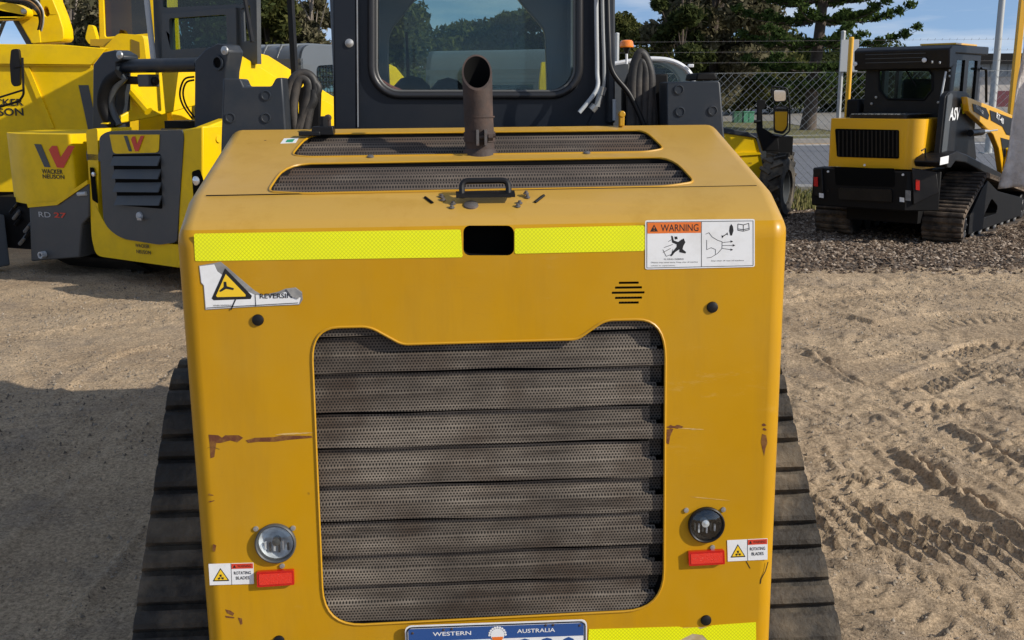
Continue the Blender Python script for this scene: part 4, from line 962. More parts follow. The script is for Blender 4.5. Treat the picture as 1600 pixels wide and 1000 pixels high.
# ------------------------------------------------------------------ black and golden tracked loader on the right
T = Frame(3.8, 10.375, -40)
RT = thing('small_track_loader', 'small black and golden yellow track loader parked on the mulch at the right', 'track loader', T)
cT = [(.20, .20, .20), (.70, .51, .18), (2.35, .20, .20)]; wT = [(.20, .20, .15, 'idler'), (.70, .51, .13, 'sprocket'), (2.35, .20, .15, 'idler')] + [(.5 + .26 * k, .13, .09, 'roller') for k in range(7)]
for s_ in (-1, 1):
    build_track(RT, cT, s_ * .755, s_ * .36, [(.036, .024)], .030, wT, m_rubberT, notch=False)
mb = MB(); mb.slab([(x, y, .37) for x, y in [(-.62, -.40), (.33, -.40), (.585, -.20), (.54, -.12), (.34, -.16), (.34, .30), (-.34, .30), (-.34, -.14), (-.62, -.14)]], (0, 0, .38), m_blackm); bp = mb.build('bumper', RT, bevel=.012)
for s_ in (-1, 1):
    mb = MB(); mb.slab([(s_ * .735, y, z) for y, z in [(.30, .10), (.30, .28), (.62, .52), (.80, .60), (1.2, .46), (2.25, .30), (2.25, .10)]], (-s_ * .28, 0, 0), m_blackm, holes=[[(s_ * .735, y, z) for y, z in rpoly([(.75, .22), (1.0, .40), (1.25, .30), (1.25, .22)], .04, 3)]]); mb.build('track_frame', RT, bevel=.01)
mb = MB(); mb.bx(-.36, .36, -.1, 1.6, .22, .72, m_blackm); mb.bx(-.30, .30, 1.6, 1.9, .25, .5, m_black); mb.build('chassis', RT)
B0 = SY(T, -.40)
slabp('bumper_recess', bp, B0, rpoly([(1304, 262), (1398, 263), (1398, 292), (1306, 289)], 3), .003, m_hole, .004, smooth=0)
slabp('lower_plate', bp, B0, rpoly([(1311, 293), (1394, 296), (1395, 315), (1312, 311)], 3), .02, m_black, .02)
slabp('corner_ear', bp, B0, [(1272, 264), (1286, 262), (1288, 308), (1274, 305)], .05, m_black, .03, bevel=.006)
BC = Surf(T, (.33, -.40, 0), (.29, .23, 0), (0, 0, 1))
slabp('corner_plate', bp, BC, [(1424, 262), (1462, 268), (1466, 300), (1426, 320)], .02, m_black, .022, bevel=.006)
for S_, P in ((B0, [(1275, 276), (1281, 276), (1281, 291), (1275, 290)]), (BC, [(1429, 280), (1435, 281), (1435, 297), (1429, 296)])): slabp('tail_lamp', RT, S_, P, .01, m_red, .055 if S_ is B0 else .035)
for P in ([(1282, 301), (1289, 302), (1289, 309), (1282, 308)], [(1406, 308), (1413, 309), (1413, 316), (1406, 315)], [(1415, 297), (1423, 298), (1423, 314), (1415, 313)]): slabp('sticker', bp, B0, P, .002, m_white if P[0][0] != 1415 else m_greyv, .034 if P[0][0] < 1300 else .006, smooth=0)
for x, y in ((1294, 268), (1351, 258), (1411, 273), (1294, 298), (1354, 300)):
    mb = MB(); mb.lathe(B0.p(x, y, .001), B0.n, [(0, .012), (.008, .011), (.009, 0)], m_white if y < 290 else m_black, 10); mb.build('bolt', bp)
# engine cover
mb = MB(); P = rpoly([(-.50, -.33), (.42, -.33), (.44, .33), (-.50, .33)], [.04, .17, .02, .02], 8); mb.slab([(x, y, .765) for x, y in P], (0, 0, .475), m_ay); ec = mb.build('engine_cover', RT, bevel=.022, smooth=40)
H0 = SY(T, -.33)
slabp('cover_grille', ec, H0, rpoly([(1305, 201), (1405, 203), (1405, 248), (1308, 245)], 3), .004, m_hole, .006)
mb = MB()
for k in range(15):
    x = 1310 + k * 6.5; mb.slab(H0.pts([(x, 204), (x + 2, 204), (x + 2, 245), (x, 245)], .010), (0, .003, 0), m_black)
mb.build('grille_fin', ec, smooth=0)['kind'] = 'stuff'
mb = MB(); mb.slab([(x, y, 1.24) for x, y in rpoly([(-.36, -.22), (.22, -.24), (.26, .33), (-.38, .33)], .06, 4)], (0, 0, .035), m_black)
for k in range(9): mb.tube([(-.34 + k * .065, -.2, 1.278), (-.34 + k * .065 + .12, .31, 1.278)], .006, m_grey, 5); mb.tube([(-.30 + k * .065, -.2, 1.279), (-.42 + k * .065, .31, 1.279)], .006, m_grey, 5)
mb.build('lid_mesh', ec)
mb = MB(); p = Surf(T, (.42, 0, 0), (0, 1, 0), (0, 0, 1)).p(1440, 240, .01); mb.tube([p + Vector((0, -.04, .03)), p + Vector((.02, 0, .05)), p + Vector((.02, .03, -.05))], .008, m_black, 6); mb.build('cover_latch', ec)
# cab
mb = MB(); C0 = SY(T, .35); octo = rpoly([(1376, 109), (1452, 110), (1457, 116), (1457, 140), (1444, 156), (1387, 155), (1374, 141), (1373, 113)], 2, 2)
wall = [(-.43, .35, .9), (.42, .35, .9), (.42, .35, 1.78), (-.43, .35, 1.78)]
mb.slab(wall, (0, .04, 0), m_black, holes=[C0.pts(octo)])
side = [(.42, .351, .9), (.42, 1.30, .9), (.42, 1.30, 1.90), (.42, .351, 1.90)]
w1 = [(.42, .45, 1.38), (.42, .78, 1.38), (.42, .78, 1.80), (.42, .52, 1.80)]; w2 = [(.42, .90, 1.40), (.42, 1.20, 1.40), (.42, 1.20, 1.80), (.42, .90, 1.80)]
for dx in (0, -.81): mb.slab([(a + dx, b, c) for a, b, c in side], (-.04, 0, 0), m_black, holes=[[(a + dx, b, c) for a, b, c in w] for w in (w1, w2)])
mb.bx(-.39, .38, 1.29, 1.32, .9, 1.35, m_black); mb.bx(-.39, .38, .39, 1.29, .90, .95, m_black)
cabT = mb.build('cab', RT)
mb = MB(); mb.slab(C0.pts(octo, -.01), (0, .005, 0), m_glassd); mb.build('rear_window', cabT, smooth=0)
mb = MB(); P = C0.pts(octo, .002); mb.tube(P + P[:2], .012, m_blackm, 6, cap=False); mb.build('window_seal', cabT)
for w in (w1, w2):
    mb = MB(); mb.slab([(a - .02, b, c) for a, b, c in w], (.004, 0, 0), m_glassd); mb.build('side_window', cabT, smooth=0)
mb = MB(); mb.bx(-.2, .2, .75, .85, 1.0, 1.62, m_grey); mb.bx(-.22, .22, .75, 1.15, 1.0, 1.1, m_grey); mb.build('seat', cabT, bevel=.03)
mb = MB(); mb.slab([(-.50, y, z) for y, z in [(.20, 1.71), (.17, 1.90), (.25, 1.935), (1.45, 1.945), (1.45, 1.86), (.36, 1.86), (.36, 1.74)]], (.95, 0, 0), m_black); rf = mb.build('roof', RT, bevel=.012)
for k in range(3):
    mb = MB(); mb.bx(-.38, .22, .178 - .006 + k * .008, .20, 1.86 - k * .04, 1.865 - k * .04, m_grey); mb.build('rib', rf)
for x, y in ((1337, 100), (1445, 94)):
    mb = MB(); c = SY(T, .18).p(x, y, .01); mb.lathe(c, (0, -1, 0), [(0, .022), (.012, .022), (.016, .012), (.017, 0)], m_white, 14); mb.build('work_lamp', rf)
mb = MB(); mb.bx(.05, .40, .5, 1.2, 1.946, 1.965, m_ay); mb.build('roof_panel', rf, bevel=.004)
for px, py in ((1455, 97), (1467, 98), (1482, 85), (1482, 110), (1482, 119)):
    mb = MB(); c = SX(T, .42).p(px, py, .004); mb.lathe(c, EX, [(0, .014), (.01, .012), (.012, 0)], m_steel, 8); mb.build('bolt', cabT)
mb = MB(); mb.tube(arc_path([SX(T, .45).p(1533, 107), SX(T, .45).p(1541, 108), SX(T, .45).p(1541, 160)], .04), .014, m_black, 8); mb.build('grab_bar', cabT)
mb = MB(); mb.tube([SX(T, .43).p(1478, 112), SX(T, .43).p(1469, 160)], .010, m_lgrey, 8); mb.build('gas_strut', cabT)
mb = MB(); a_, b_ = C0.p(1415, 107, .02), C0.p(1432, 134, .02); mb.tube([a_, b_], .008, m_blackm, 6); mb.build('wiper', cabT)
for q_ in ((1369, 152), (1362, 162), (1466, 160)):
    mb = MB(); mb.lathe(C0.p(*q_, .002), C0.n, [(0, .014), (.008, .012), (.01, 0)], m_steel, 8); mb.build('bolt', cabT)
# arm tower and arm
X5 = SX(T, .54)
slabp('arm_tower', RT, X5, rpoly([(1466, 252), (1477, 150), (1484, 142), (1510, 143), (1516, 152), (1526, 250)], 4, 2), .05, m_black, 0, bevel=.008)
slabp('tower_trim', RT, X5, [(1468, 252), (1479, 150), (1484, 145), (1487, 148), (1476, 252)], .01, m_grey, .012)
mb = MB(); mb.text('ASV', X5.p(1490, 178, .012), EYv, (EZ + EYv * .15).normalized(), .31, .125, m_whitep, .03); mb.slab(X5.pts([(1499, 162), (1510, 161), (1509, 176), (1502, 178)], .013), X5.n * .001, m_tape); mb.build('lettering', RT, smooth=0)
X6 = SX(T, .62)
arm = slabp('lift_arm', RT, X6, [(1511, 151), (1560, 170), (1600, 188), (1640, 260), (1600, 260), (1577, 287), (1569, 287), (1561, 232), (1552, 210), (1514, 174)], .06, m_ay, 0, bevel=.008)
slabp('arm_panel', arm, X6, [(1519, 162), (1540, 169), (1545, 180), (1543, 187), (1521, 174)], .004, m_black, .006)
slabp('arm_panel', arm, X6, [(1546, 172), (1594, 190), (1598, 218), (1572, 210), (1566, 198), (1548, 188)], .004, m_black, .006)
slabp('arm_panel', arm, X6, [(1563, 215), (1596, 224), (1592, 240), (1578, 275), (1571, 270)], .004, m_black, .006)
mb = MB(); mb.text('POSI-TRACK', X6.p(1529, 171, .012), (EYv - EZ * .28).normalized(), EZ, .28, .030, m_whitep); mb.text('RT-40', X6.p(1561, 185, .012), (EYv - EZ * .28).normalized(), EZ, .30, .06, m_whitep, .02); mb.build('lettering', arm, smooth=0)
mb = MB(); mb.tube([SX(T, .60).p(1516, 208), SX(T, .60).p(1534, 206)], .035, m_black, 12); mb.tube([SX(T, .60).p(1524, 207), SX(T, .60).p(1556, 203)], .022, m_chrome, 12); mb.build('cylinder', RT)
mb = MB(); mb.tube([SX(T, .66).p(1576, 288), SX(T, .66).p(1576, 232)], .030, m_wy, 10); mb.box(SX(T, .66).p(1576, 252), (.07, .09, .10), m_wy); mb.build('lock_pin', RT)
slabp('fender', RT, SX(T, .66), [(1478, 254), (1484, 241), (1497, 236), (1510, 241), (1620, 300), (1620, 312), (1508, 254), (1493, 252), (1486, 262), (1480, 262)], .30, m_black, 0, bevel=.01)
slabp('sticker', RT, SX(T, .66), [(1469, 246), (1482, 243), (1481, 255), (1468, 258)], .002, m_white, .004, smooth=0)
mb = MB(); mb.bx(-.60, -.46, .30, .70, .75, 1.42, m_blackm); mb.build('arm_tower', RT, bevel=.02)

# ------------------------------------------------------------------ yellow wheel loader with the W badge, left
L = Frame(-3.13, 8.375, -30)
WL = thing('wheel_loader', 'lemon yellow and grey loader with a W badge on its louvred rear door', 'loader', L)
L0 = SY(L, 0); LS = SX(L, SY(L, 0).p(318, 300).x)
door = slabp('rear_door', WL, L0, rpoly([(158, 214), (170, 205), (288, 203), (290, 215), (279, 378), (252, 382), (190, 372), (165, 350)], [6, 8, 4, 4, 6, 6, 16, 14], 4), .20, m_grey, .02, bevel=.01)
yf = slabp('rear_frame', WL, L0, rpoly([(134, 203), (152, 200), (154, 262), (153, 330), (166, 353), (192, 374), (290, 383), (292, 420), (150, 400), (143, 372), (140, 300)], [4, 4, 0, 10, 10, 10, 2, 4, 10, 10, 0], 3), .35, m_wy, .0, bevel=.012)
slabp('rear_corner', WL, L0, [(285, 203), (318, 197), (318, 420), (278, 418)], .30, m_wy, .012, bevel=.012)
slabp('lamp_recess', WL, L0, rpoly([(302, 268), (314, 264), (320, 280), (320, 325), (306, 330)], 3, 2), .002, m_hole, .016)
slabp('side_panel', WL, LS, [(319, 199), (356, 185), (356, 420), (319, 420)], .10, m_wy, 0, bevel=.01)
mb = MB(); mb.bx(-.45, .56, .06, 1.9, .40, 1.08, m_blackm); mb.build('chassis', WL)
slabp('badge_panel', door, L0, rpoly([(175, 210), (253, 210), (252, 238), (181, 240)], [1, 1, 6, 6], 3), .004, m_wy, .026)
w_logo('logo', door, L0, 198, 212, 230, 236, m_grey, m_redink, .029)
slabp('louvre_recess', door, L0, rpoly([(179, 241), (254, 240), (257, 326), (188, 320)], 3), .002, m_hole, .023)
for k in range(4):
    y = 244 + k * 20.5; mb = MB(); P = [L0.p(181 + k * 2, y, .024), L0.p(254.5 + k * .7, y - .5, .024), L0.p(254.5 + k * .7, y + 14.5, .06), L0.p(181 + k * 2, y + 14, .06)]; mb.slab(P, (0, .012, 0), m_grey); mb.build('louvre', door)
mb = MB(); c = L0.p(222, 337, .02); mb.lathe(c, L0.n, [(0, .035), (.015, .032), (.02, .02), (.022, 0)], m_lgrey, 16); mb.box(c + Vector((.03, -.03, -.02)), (.05, .015, .02), m_steel); mb.build('latch', door)
mb = MB(); mb.text('WACKER', L0.p(224, 384, .012), EX, EZ, .17, .030, m_ink, .02); mb.text('NEUSON', L0.p(226, 393.5, .012), EX, EZ, .17, .030, m_ink, .02); mb.build('lettering', yf, smooth=0)
slabp('lamp_recess', yf, L0, rpoly([(142, 261), (149, 262), (155, 318), (146, 312)], 2), .002, m_hole, .012)
mb = MB(); mb.lathe(L0.p(149, 272, .012), L0.n, [(0, .02), (.012, .018), (.015, 0)], m_chrome, 14); mb.build('tail_lamp', WL)
mb = MB(); mb.lathe(L0.p(310, 282, .018), L0.n, [(0, .035), (.012, .035), (.02, .02), (.023, 0)], m_chrome, 18); mb.build('tail_lamp', WL)
mb = MB(); c = LS.p(335, 217); mb.lathe(c, EX, [(0, .06), (.03, .055), (.03, .03), (.05, .028), (.05, 0)], m_wy, 20); mb.build('pivot', WL)
mb = MB(); mb.slab([(-.46, y, z) for y, z in [(.0, 1.06), (.02, 1.12), (.9, 1.24), (.9, 1.0), (.0, 1.0)]], (.92, 0, 0), m_grey)
for k in range(4): mb.bx(-.40, .40, .15 + k * .2, .19 + k * .2, 1.13 + k * .027, 1.162 + k * .027, m_black)
mb.build('bonnet', WL, bevel=.012)
mb = MB(); mb.slab([(-.30 + .0 * k, .03, 1.124) for k in (0,)] + [(.38, .03, 1.124), (.38, .07, 1.130), (-.05, .07, 1.130), (-.05, .03, 1.124)][:3] + [(-.05, .03, 1.124)], (0, 0, .002), m_wy) if False else mb.bx(-.02, .36, .03, .06, 1.122, 1.130, m_wy); mb.build('bonnet_stripe', WL)
LT = SY(L, .32)
t1 = slabp('arm_upright', WL, LT, [(144, 205), (145, 101), (160, 82), (178, 78), (192, 86), (193, 93), (181, 98), (180, 205)], .16, m_navy, 0, bevel=.012)
t2 = slabp('arm_upright', WL, LT, [(303, 225), (304, 94), (320, 77), (338, 68), (352, 70), (358, 80), (352, 112), (350, 150), (345, 222)], .16, m_navy, 0, bevel=.012)
for x, y, r in ((341, 98, .058),):
    mb = MB(); c = LT.p(x, y, .002); mb.lathe(c, LT.n, [(0, r), (.012, r), (.012, r * .72), (-.0, r * .70)], m_navy, 24); mb.lathe(c, LT.n, [(.001, r * .7), (.001, 0)], m_hole, 24); mb.build('pivot_bush', t2)
for tt, (x, y) in ((t1, (188, 86)), (t2, (352, 79))):
    mb = MB(); mb.lathe(LT.p(x, y, .002), LT.n, [(0, .035), (.012, .033), (.014, .012), (.02, 0)], m_steel, 18); mb.build('pin', tt)
mb = MB(); mb.cyl(SY(L, .42).p(172, 104), SY(L, .42).p(312, 101), .057, m_navy, 24); mb.build('cross_tube', WL)
slabp('lift_arm', WL, SX(L, .50), [(345, 70), (356, 73), (442, 126), (540, 172), (540, 230), (480, 215), (440, 150), (345, 132)], .09, m_wy, 0, bevel=.01)
slabp('lift_arm', WL, SX(L, -.42), [(200, 110), (300, 108), (352, 138), (352, 152), (238, 184), (182, 194), (166, 194), (205, 172)], .09, m_wy, 0, bevel=.01)
mb = MB(); mb.tube([SY(L, .5).p(192, 128), SY(L, .5).p(232, 174)], .04, m_wy, 8); mb.build('tilt_lever', WL)
mb = MB(); mb.bx(-.36, -.18, .35, .5, 1.28, 1.62, m_wy) if False else mb.slab(SY(L, .55).pts([(187, 127), (203, 130), (195, 200), (178, 192)]), (0, .05, 0), m_wy); mb.build('tank_plate', WL)
def gtube(name, par, F, pts, r, m, n=8):
    P = [F.y(x, y, d) for x, y, d in pts]; Q3 = []; K = len(P)
    for i in range(K - 1):
        p0, p1, p2, p3 = P[max(i - 1, 0)], P[i], P[i + 1], P[min(i + 2, K - 1)]
        for j in range(6):
            t = j / 6; Q3.append(.5 * (2 * p1 + (p2 - p0) * t + (2 * p0 - 5 * p1 + 4 * p2 - p3) * t * t + (3 * p1 - p0 - 3 * p2 + p3) * t ** 3))
    Q3.append(P[-1]); mb = MB(); mb.tube(Q3, r, m, n); return mb.build(name, par, smooth=60)
gtube('hydraulic_hose', WL, L, [(186, 116, .30), (168, 130, .26), (160, 158, .25), (168, 185, .27), (182, 196, .3)], .048, m_blackm, 12)
gtube('hydraulic_hose', WL, L, [(196, 120, .34), (178, 140, .30), (174, 165, .30), (186, 196, .3)], .030, m_grey, 10)
for dx in (0, 5): gtube('hydraulic_hose', WL, L, [(303 , 120 + dx, .40), (288 + dx * .6, 124 + dx, .38), (281 + dx, 145, .36), (286 + dx, 165, .36), (300 + dx, 185, .36)], .008, m_blackm)
mb = MB(); mb.box(SY(L, .40).p(232, 126), (.13, .12, .10), m_grey); mb.cyl(SY(L, .40).p(196, 125), SY(L, .40).p(245, 127), .034, m_black, 12); mb.build('valve_block', WL, bevel=.008)
LC = SY(L, 1.0)
mb = MB(); mb.slab(LC.pts([(243, 100), (236, -70), (400, -70), (402, 100)]), (0, .05, 0), m_grey, holes=[LC.pts(rpoly([(266, 27), (358, 20), (361, 74), (268, 80)], 4, 3)), LC.pts(rpoly([(254, -60), (384, -60), (384, 6), (254, 12)], 4, 3)), LC.pts([(376, 14), (390, 8), (394, 62), (378, 66)])])
mb.slab(LC.pts([(257, 22), (372, 12), (374, 90), (257, 94)], .03), (0, .03, 0), m_grey, holes=[LC.pts(rpoly([(268, 29), (357, 23), (359, 72), (270, 78)], 4, 3), .03)])
mb.bx(-.62, .30, 1.0, 2.0, 1.0, 1.3, m_blackm); mb.slab([(a, 2.0, b) for a, b in ((-.62, 1.3), (.1, 1.3), (.1, 2.7), (-.62, 2.7))], (0, .04, 0), m_black, holes=[[(a, 2.0, b) for a, b in ((-.54, 1.4), (.04, 1.4), (.04, 2.6), (-.54, 2.6))]])
mb.bx(-.66, .34, .98, 2.1, 2.62, 2.70, m_grey)
cl = mb.build('cab', WL, bevel=.006)
mb = MB(); mb.slab(LC.pts([(262, 22), (364, 18), (366, 80), (264, 86)], -.02), (0, .005, 0), m_glassd); mb.build('rear_window', cl, smooth=0)
mb = MB(); mb.slab(LC.pts([(250, -64), (390, -64), (390, 8), (250, 14)], -.02), (0, .005, 0), m_glassd); mb.build('upper_window', cl, smooth=0)
mb = MB(); mb.tube([LC.p(231, -50, .05), LC.p(247, 96, .05)], .026, m_lgrey, 12); mb.build('roof_post', cl)
mb = MB(); mb.tube([LC.p(382, -50, .06), LC.p(402, 66, .06)], .020, m_black, 10); mb.build('wiper_bar', cl)
for sx in (-.42, .42):
    for yy in (.52, 1.75): wheel(WL, (sx, yy, .40), (1, 0, 0), .40, .27, m_wy, 16)

# ------------------------------------------------------------------ roller, far left
O = Frame(-4.20, 8.90, -24)
RO = thing('drum_compactor', 'yellow and dark grey drum roller with a large W logo, far left', 'roller', O)
O0 = SY(O, 0)
plan = rpoly([(.0, .0), (.58, .0), (.58, .9), (-.6, .9), (-.42, .25), (-.30, .12)], [.10, .03, .02, .02, .05, .10], 4)
mb = MB(); mb.slab([(x, y, .62) for x, y in plan], (0, 0, .60), m_wy); 
bm_o = mb.build('drum_cover', RO, bevel=.02, smooth=40)
# lower edge of the cover slopes: a grey base wedge covers its corner
slabp('side_base', RO, O0, [(47, 323), (92, 319), (140, 286), (141, 338), (130, 350), (126, 402), (50, 408)], .5, m_grey, .012, bevel=.012)
slabp('base_lip', RO, O0, [(45, 318), (91, 314), (139, 281), (140, 287), (92, 320), (47, 324)], .05, m_wy, .022)
w_logo('logo', RO, O0, 54, 225, 118, 260, m_grey, m_redink, .004, 3)
mb = MB(); mb.text('WACKER', O0.p(82, 268, .004), EX, EZ, .24, .040, m_ink, .02); mb.text('NEUSON', O0.p(84, 276, .004), EX, EZ, .25, .036, m_ink, .02); mb.build('lettering', RO, smooth=0)
mb = MB(); mb.text('RD', O0.p(72, 335, .016), EX, EZ, .14, .045, m_lgrey); mb.text('27', O0.p(96, 336, .016), EX, EZ, .14, .045, m_redink, .02); mb.build('model_lettering', RO, smooth=0)
mb = MB(); mb.lathe(O0.p(72, 397, .015), O0.n, [(0, .03), (.05, .03), (.05, .018), (.0, .018)], m_lgrey, 16); mb.build('tow_eye', RO)
mb = MB(); mb.tube([O0.p(125, 303, .02), O0.p(138, 302, .02)], .018, m_lgrey, 10); mb.build('handle', RO)
mb = MB(); mb.bx(-.5, -.02, .1, .8, .20, .66, m_blackm)
for k in range(7):
    a = (-.30 + .25 * random.random(), .05 + .1 * random.random(), .25 + .055 * k); mb.tube([a, (a[0] + .1, a[1] - .04, a[2] + .05), (a[0] + .02, a[1] + .1, a[2] + .1)], .016, m_black if k % 2 else m_steel, 8)
mb.build('engine', RO)
mb = MB(); mb.box(O0.p(-14, 375, .1), (.30, .3, .46), m_greyl); mb.build('ballast', RO, bevel=.015)
mb = MB(); mb.lathe((-.05, .55, .34), (1, 0, 0), [(0, 0), (0, .30), (.02, .34), (1.0, .34), (1.02, .30), (1.02, .28), (.98, .26), (.98, .10), (1.02, .08), (1.02, 0)], mat('drum_steel', (.13, .10, .08), .6, metal=.3, dirt=(6, .8, (.22, .16, .11))), 48); mb.build('drum', RO)
mb = MB(); mb.slab([(.1, y, z) for y, z in [(.10, .17), (.12, .14), (.30, .04), (.34, .06)]], (.95, 0, 0), m_black); mb.build('scraper', RO)

# ------------------------------------------------------------------ site dumper with its tall skip, behind the roller
D = Frame(-4.9, 10.9, 0)
DU = thing('site_dumper', 'lemon yellow site dumper with a tall skip, behind the roller', 'dumper', D)
D0 = SY(D, 0)
skip = slabp('skip', DU, D0, [(-70, 97), (160, 99), (151, 112), (150, 240), (110, 300), (-70, 300)], 1.3, m_wy, 0, bevel=.01)
slabp('skip_rim', skip, D0, [(-70, 68), (100, 70), (169, 76), (147, 101), (-70, 99)], .08, m_wy, .05, bevel=.008)
slabp('rim_shadow_lip', skip, D0, [(-70, 99), (68, 101), (145, 101), (144, 104), (-70, 102)], .02, m_wy, .03)
slabp('rib', skip, D0, [(38, 104), (46, 104), (86, 200), (78, 202)], .02, m_wy, .022)
mb = MB(); g = lambda x0, y0: D0.p(x0, y0, .006); mb.text('WACKER', g(-2, 160), EX, EZ, .52, .072, m_ink, .02); mb.text('NEUSON', g(-2, 175), EX, EZ, .52, .080, m_ink, .02); mb.build('lettering', skip, smooth=0)
w_logo('logo', skip, D0, 123, 133, 215, 240, m_grey, m_redink, .006)
DF = SY(D, .25)
fd = slabp('mudguard', DU, DF, rpoly([(150, 104), (157, 80), (184, 52), (224, 55), (229, 96), (226, 106)], [2, 8, 6, 6, 2, 2], 3), .5, m_wy, 0, bevel=.01)
slabp('vent', fd, DF, [(205, 61), (218, 66), (219, 90), (205, 83)], .004, mat('dark_ochre', (.22, .14, .01), .5), .006)
slabp('ledge', DU, DF, [(138, 61), (176, 60), (166, 72), (138, 71)], .3, mat('shaded_yellow_paint', (.45, .28, .01), .5), -.05)  # ledge in a darker copy of the yellow, its shade put into the colour
mb = MB(); mb.bx(-.8, 1.9, .2, 1.4, .45, 1.0, m_blackm); mb.build('chassis', DU)
for sx in (-.4, 1.4): wheel(DU, (sx, .8, .42), (0, 1, 0), .42, .3, m_wy, 16)
mb = MB(); MS = SY(D, -.35); mb.slab(MS.pts(rpoly([(17, 77), (29, 76), (32, 100), (31, 133), (22, 136), (17, 130), (15, 100)], 4, 3)), (0, .04, 0), m_black); mir = mb.build('mirror', DU, bevel=.008)
mb = MB(); mb.tube(arc_path([MS.p(35, 90), MS.p(37, 148), MS.p(30, 158), MS.p(-10, 170)], .03), .012, m_black, 8); mb.tube([MS.p(35, 141), MS.p(-10, 155)], .010, m_black, 8); mb.tube([MS.p(24, 105), MS.p(35, 103)], .012, m_black, 8); mb.build('mirror_arm', mir)

# ------------------------------------------------------------------ excavator, its arm folded over the skip
E_ = Frame(-5.4, 13.3, 0)
EXC = thing('excavator', 'yellow excavator with folded arm and hoses showing above the skip', 'excavator', E_)
E0 = SY(E_, 0); E1 = SY(E_, -.22)
slabp('boom', EXC, E0, [(60, -30), (78, -30), (83, 0), (92, 22), (99, 45), (100, 60), (96, 65), (52, 69), (48, 66), (28, 31), (38, 22), (62, 6)], .30, m_wy, 0, bevel=.015, holes=[rpoly([(67, 13), (72, 10), (75, 14), (77, 23), (73, 27), (69, 23)], 2, 2)])
mb = MB(); mb.slab(E0.pts([(62, 5), (80, 5), (80, 32), (62, 32)], -.16), (0, .02, 0), m_hole); mb.build('boom_web', EXC, smooth=0)
slabp('dipper', EXC, E1, rpoly([(-60, 0), (0, 3), (24, 6), (40, 14), (41, 24), (34, 28), (20, 31), (-60, 32)], 4, 3), .2, m_wy, 0, bevel=.012)
mb = MB(); mb.lathe(E1.p(38, 18, .002), E1.n, [(0, .035), (.02, .033), (.03, .02), (.032, 0)], m_steel, 16); mb.build('pin', EXC)
mb = MB(); mb.tube([E0.p(22, 30, -.1), E0.p(46, 72, -.1)], .06, m_grey, 12); mb.build('ram', EXC)
for k in range(5): gtube('hydraulic_hose', EXC, E_, [(10 + k * 3, 1 - k * 1.0, -.26), (38 + k * 3, 5 - k * 2.2, -.28), (56 + k * 2.4, 17 - k, -.27), (62 + k * 1.4, 32, -.18), (59 + k * 1.4, 48, -.10)], .011, [m_black, m_greasy, mat('tan_hose', (.35, .2, .08), .6), m_black, m_lgrey][k])
slabp('hose_bracket', EXC, E1, [(53, 48), (62, 47), (64, 66), (50, 67)], .03, m_wy, .02)
slabp('ram_bracket', EXC, SY(E_, -.1), rpoly([(138, 38), (145, 40), (151, 61), (140, 70), (133, 60)], 3, 2), .1, m_wy, 0)
mb = MB(); mb.bx(-1.3, 1.3, .2, 1.8, .8, 1.72, m_wy); mb.build('body', EXC, bevel=.04)
mb = MB(); mb.bx(-1.2, 1.3, -.2, .4, .02, .55, m_blackm); mb.bx(-1.2, 1.3, 1.6, 2.1, .02, .55, m_blackm); mb.bx(-.6, .6, .2, 1.8, .3, .82, m_blackm); mb.build('undercarriage', EXC, bevel=.12)
EC = SY(E_, .45)
mb = MB(); mb.slab(EC.pts([(152, -60), (236, -60), (246, 100), (156, 100)]), (0, 1.0, 0), m_wy, holes=[EC.pts(rpoly([(160, -40), (228, -40), (233, 52), (164, 58)], 4, 3))]); ce = mb.build('cab', EXC, bevel=.01)
mb = MB(); mb.slab(EC.pts(rpoly([(158, -44), (232, -44), (236, 56), (162, 62)], 4, 3), -.03), (0, .006, 0), glass('amber_glass', (.45, .36, .12), .08)); mb.build('window', ce, smooth=0)
mb = MB(); mb.slab(SY(E_, 1.0).pts([(160, 36), (184, 36), (186, 60), (160, 62)]), (0, .3, 0), m_blackm); mb.build('seat', ce, bevel=.03)

# ------------------------------------------------------------------ grey cabbed track loaders in the back row
G = Frame(-2.95, 12.6, -25)
GL = thing('grey_cab_loader', 'grey cabbed track loader with ribbed roof, left of the front machine\'s cab', 'track loader', G, 'grey cabbed track loaders in the back row')
mb = MB(); P = rpoly([(-.02, 1.0), (0, 1.95), (.10, 2.09), (1.50, 2.09), (1.62, 1.98), (1.60, 1.0)], [0, .10, .14, .14, .10, 0], 5)
roofp = [(-.56, y, z) for y, z in P]
side_hole = rpoly([(.30, 1.35), (.30, 1.85), (1.30, 1.90), (1.40, 1.35)], .08, 4)
for x in (-.56, .52): mb.slab([(x, y, z) for y, z in P], (.04, 0, 0), m_greyl, holes=[[(x, y, z) for y, z in side_hole]])
for (y0, z0), (y1, z1) in zip(P[1:-2], P[2:-1]): mb.add([(-.56, y0, z0), (.56, y0, z0), (.56, y1, z1), (-.56, y1, z1), (-.56, y0, z0 - .03), (.56, y0, z0 - .03), (.56, y1, z1 - .03), (-.56, y1, z1 - .03)], [(0, 1, 2, 3), (4, 5, 6, 7)], m_greyl)
mb.slab([(-.56, 0.0, 1.0), (.56, 0.0, 1.0), (.56, 0.0, 1.93), (-.56, 0.0, 1.93)], (0, .04, 0), m_greyl, holes=[[(-.40, 0, 1.35), (.40, 0, 1.35), (.36, 0, 1.80), (-.36, 0, 1.80)]])
gc = mb.build('cab', GL, bevel=.01)
for k in range(5):
    mb = MB(); x = -.44 + k * .22; mb.tube([(x, .0, 1.94), (x, .10, 2.085), (x, .30, 2.095), (x, 1.4, 2.095)], [.005, .018, .02, .02], m_greyl, 8); mb.build('roof_rib', gc)
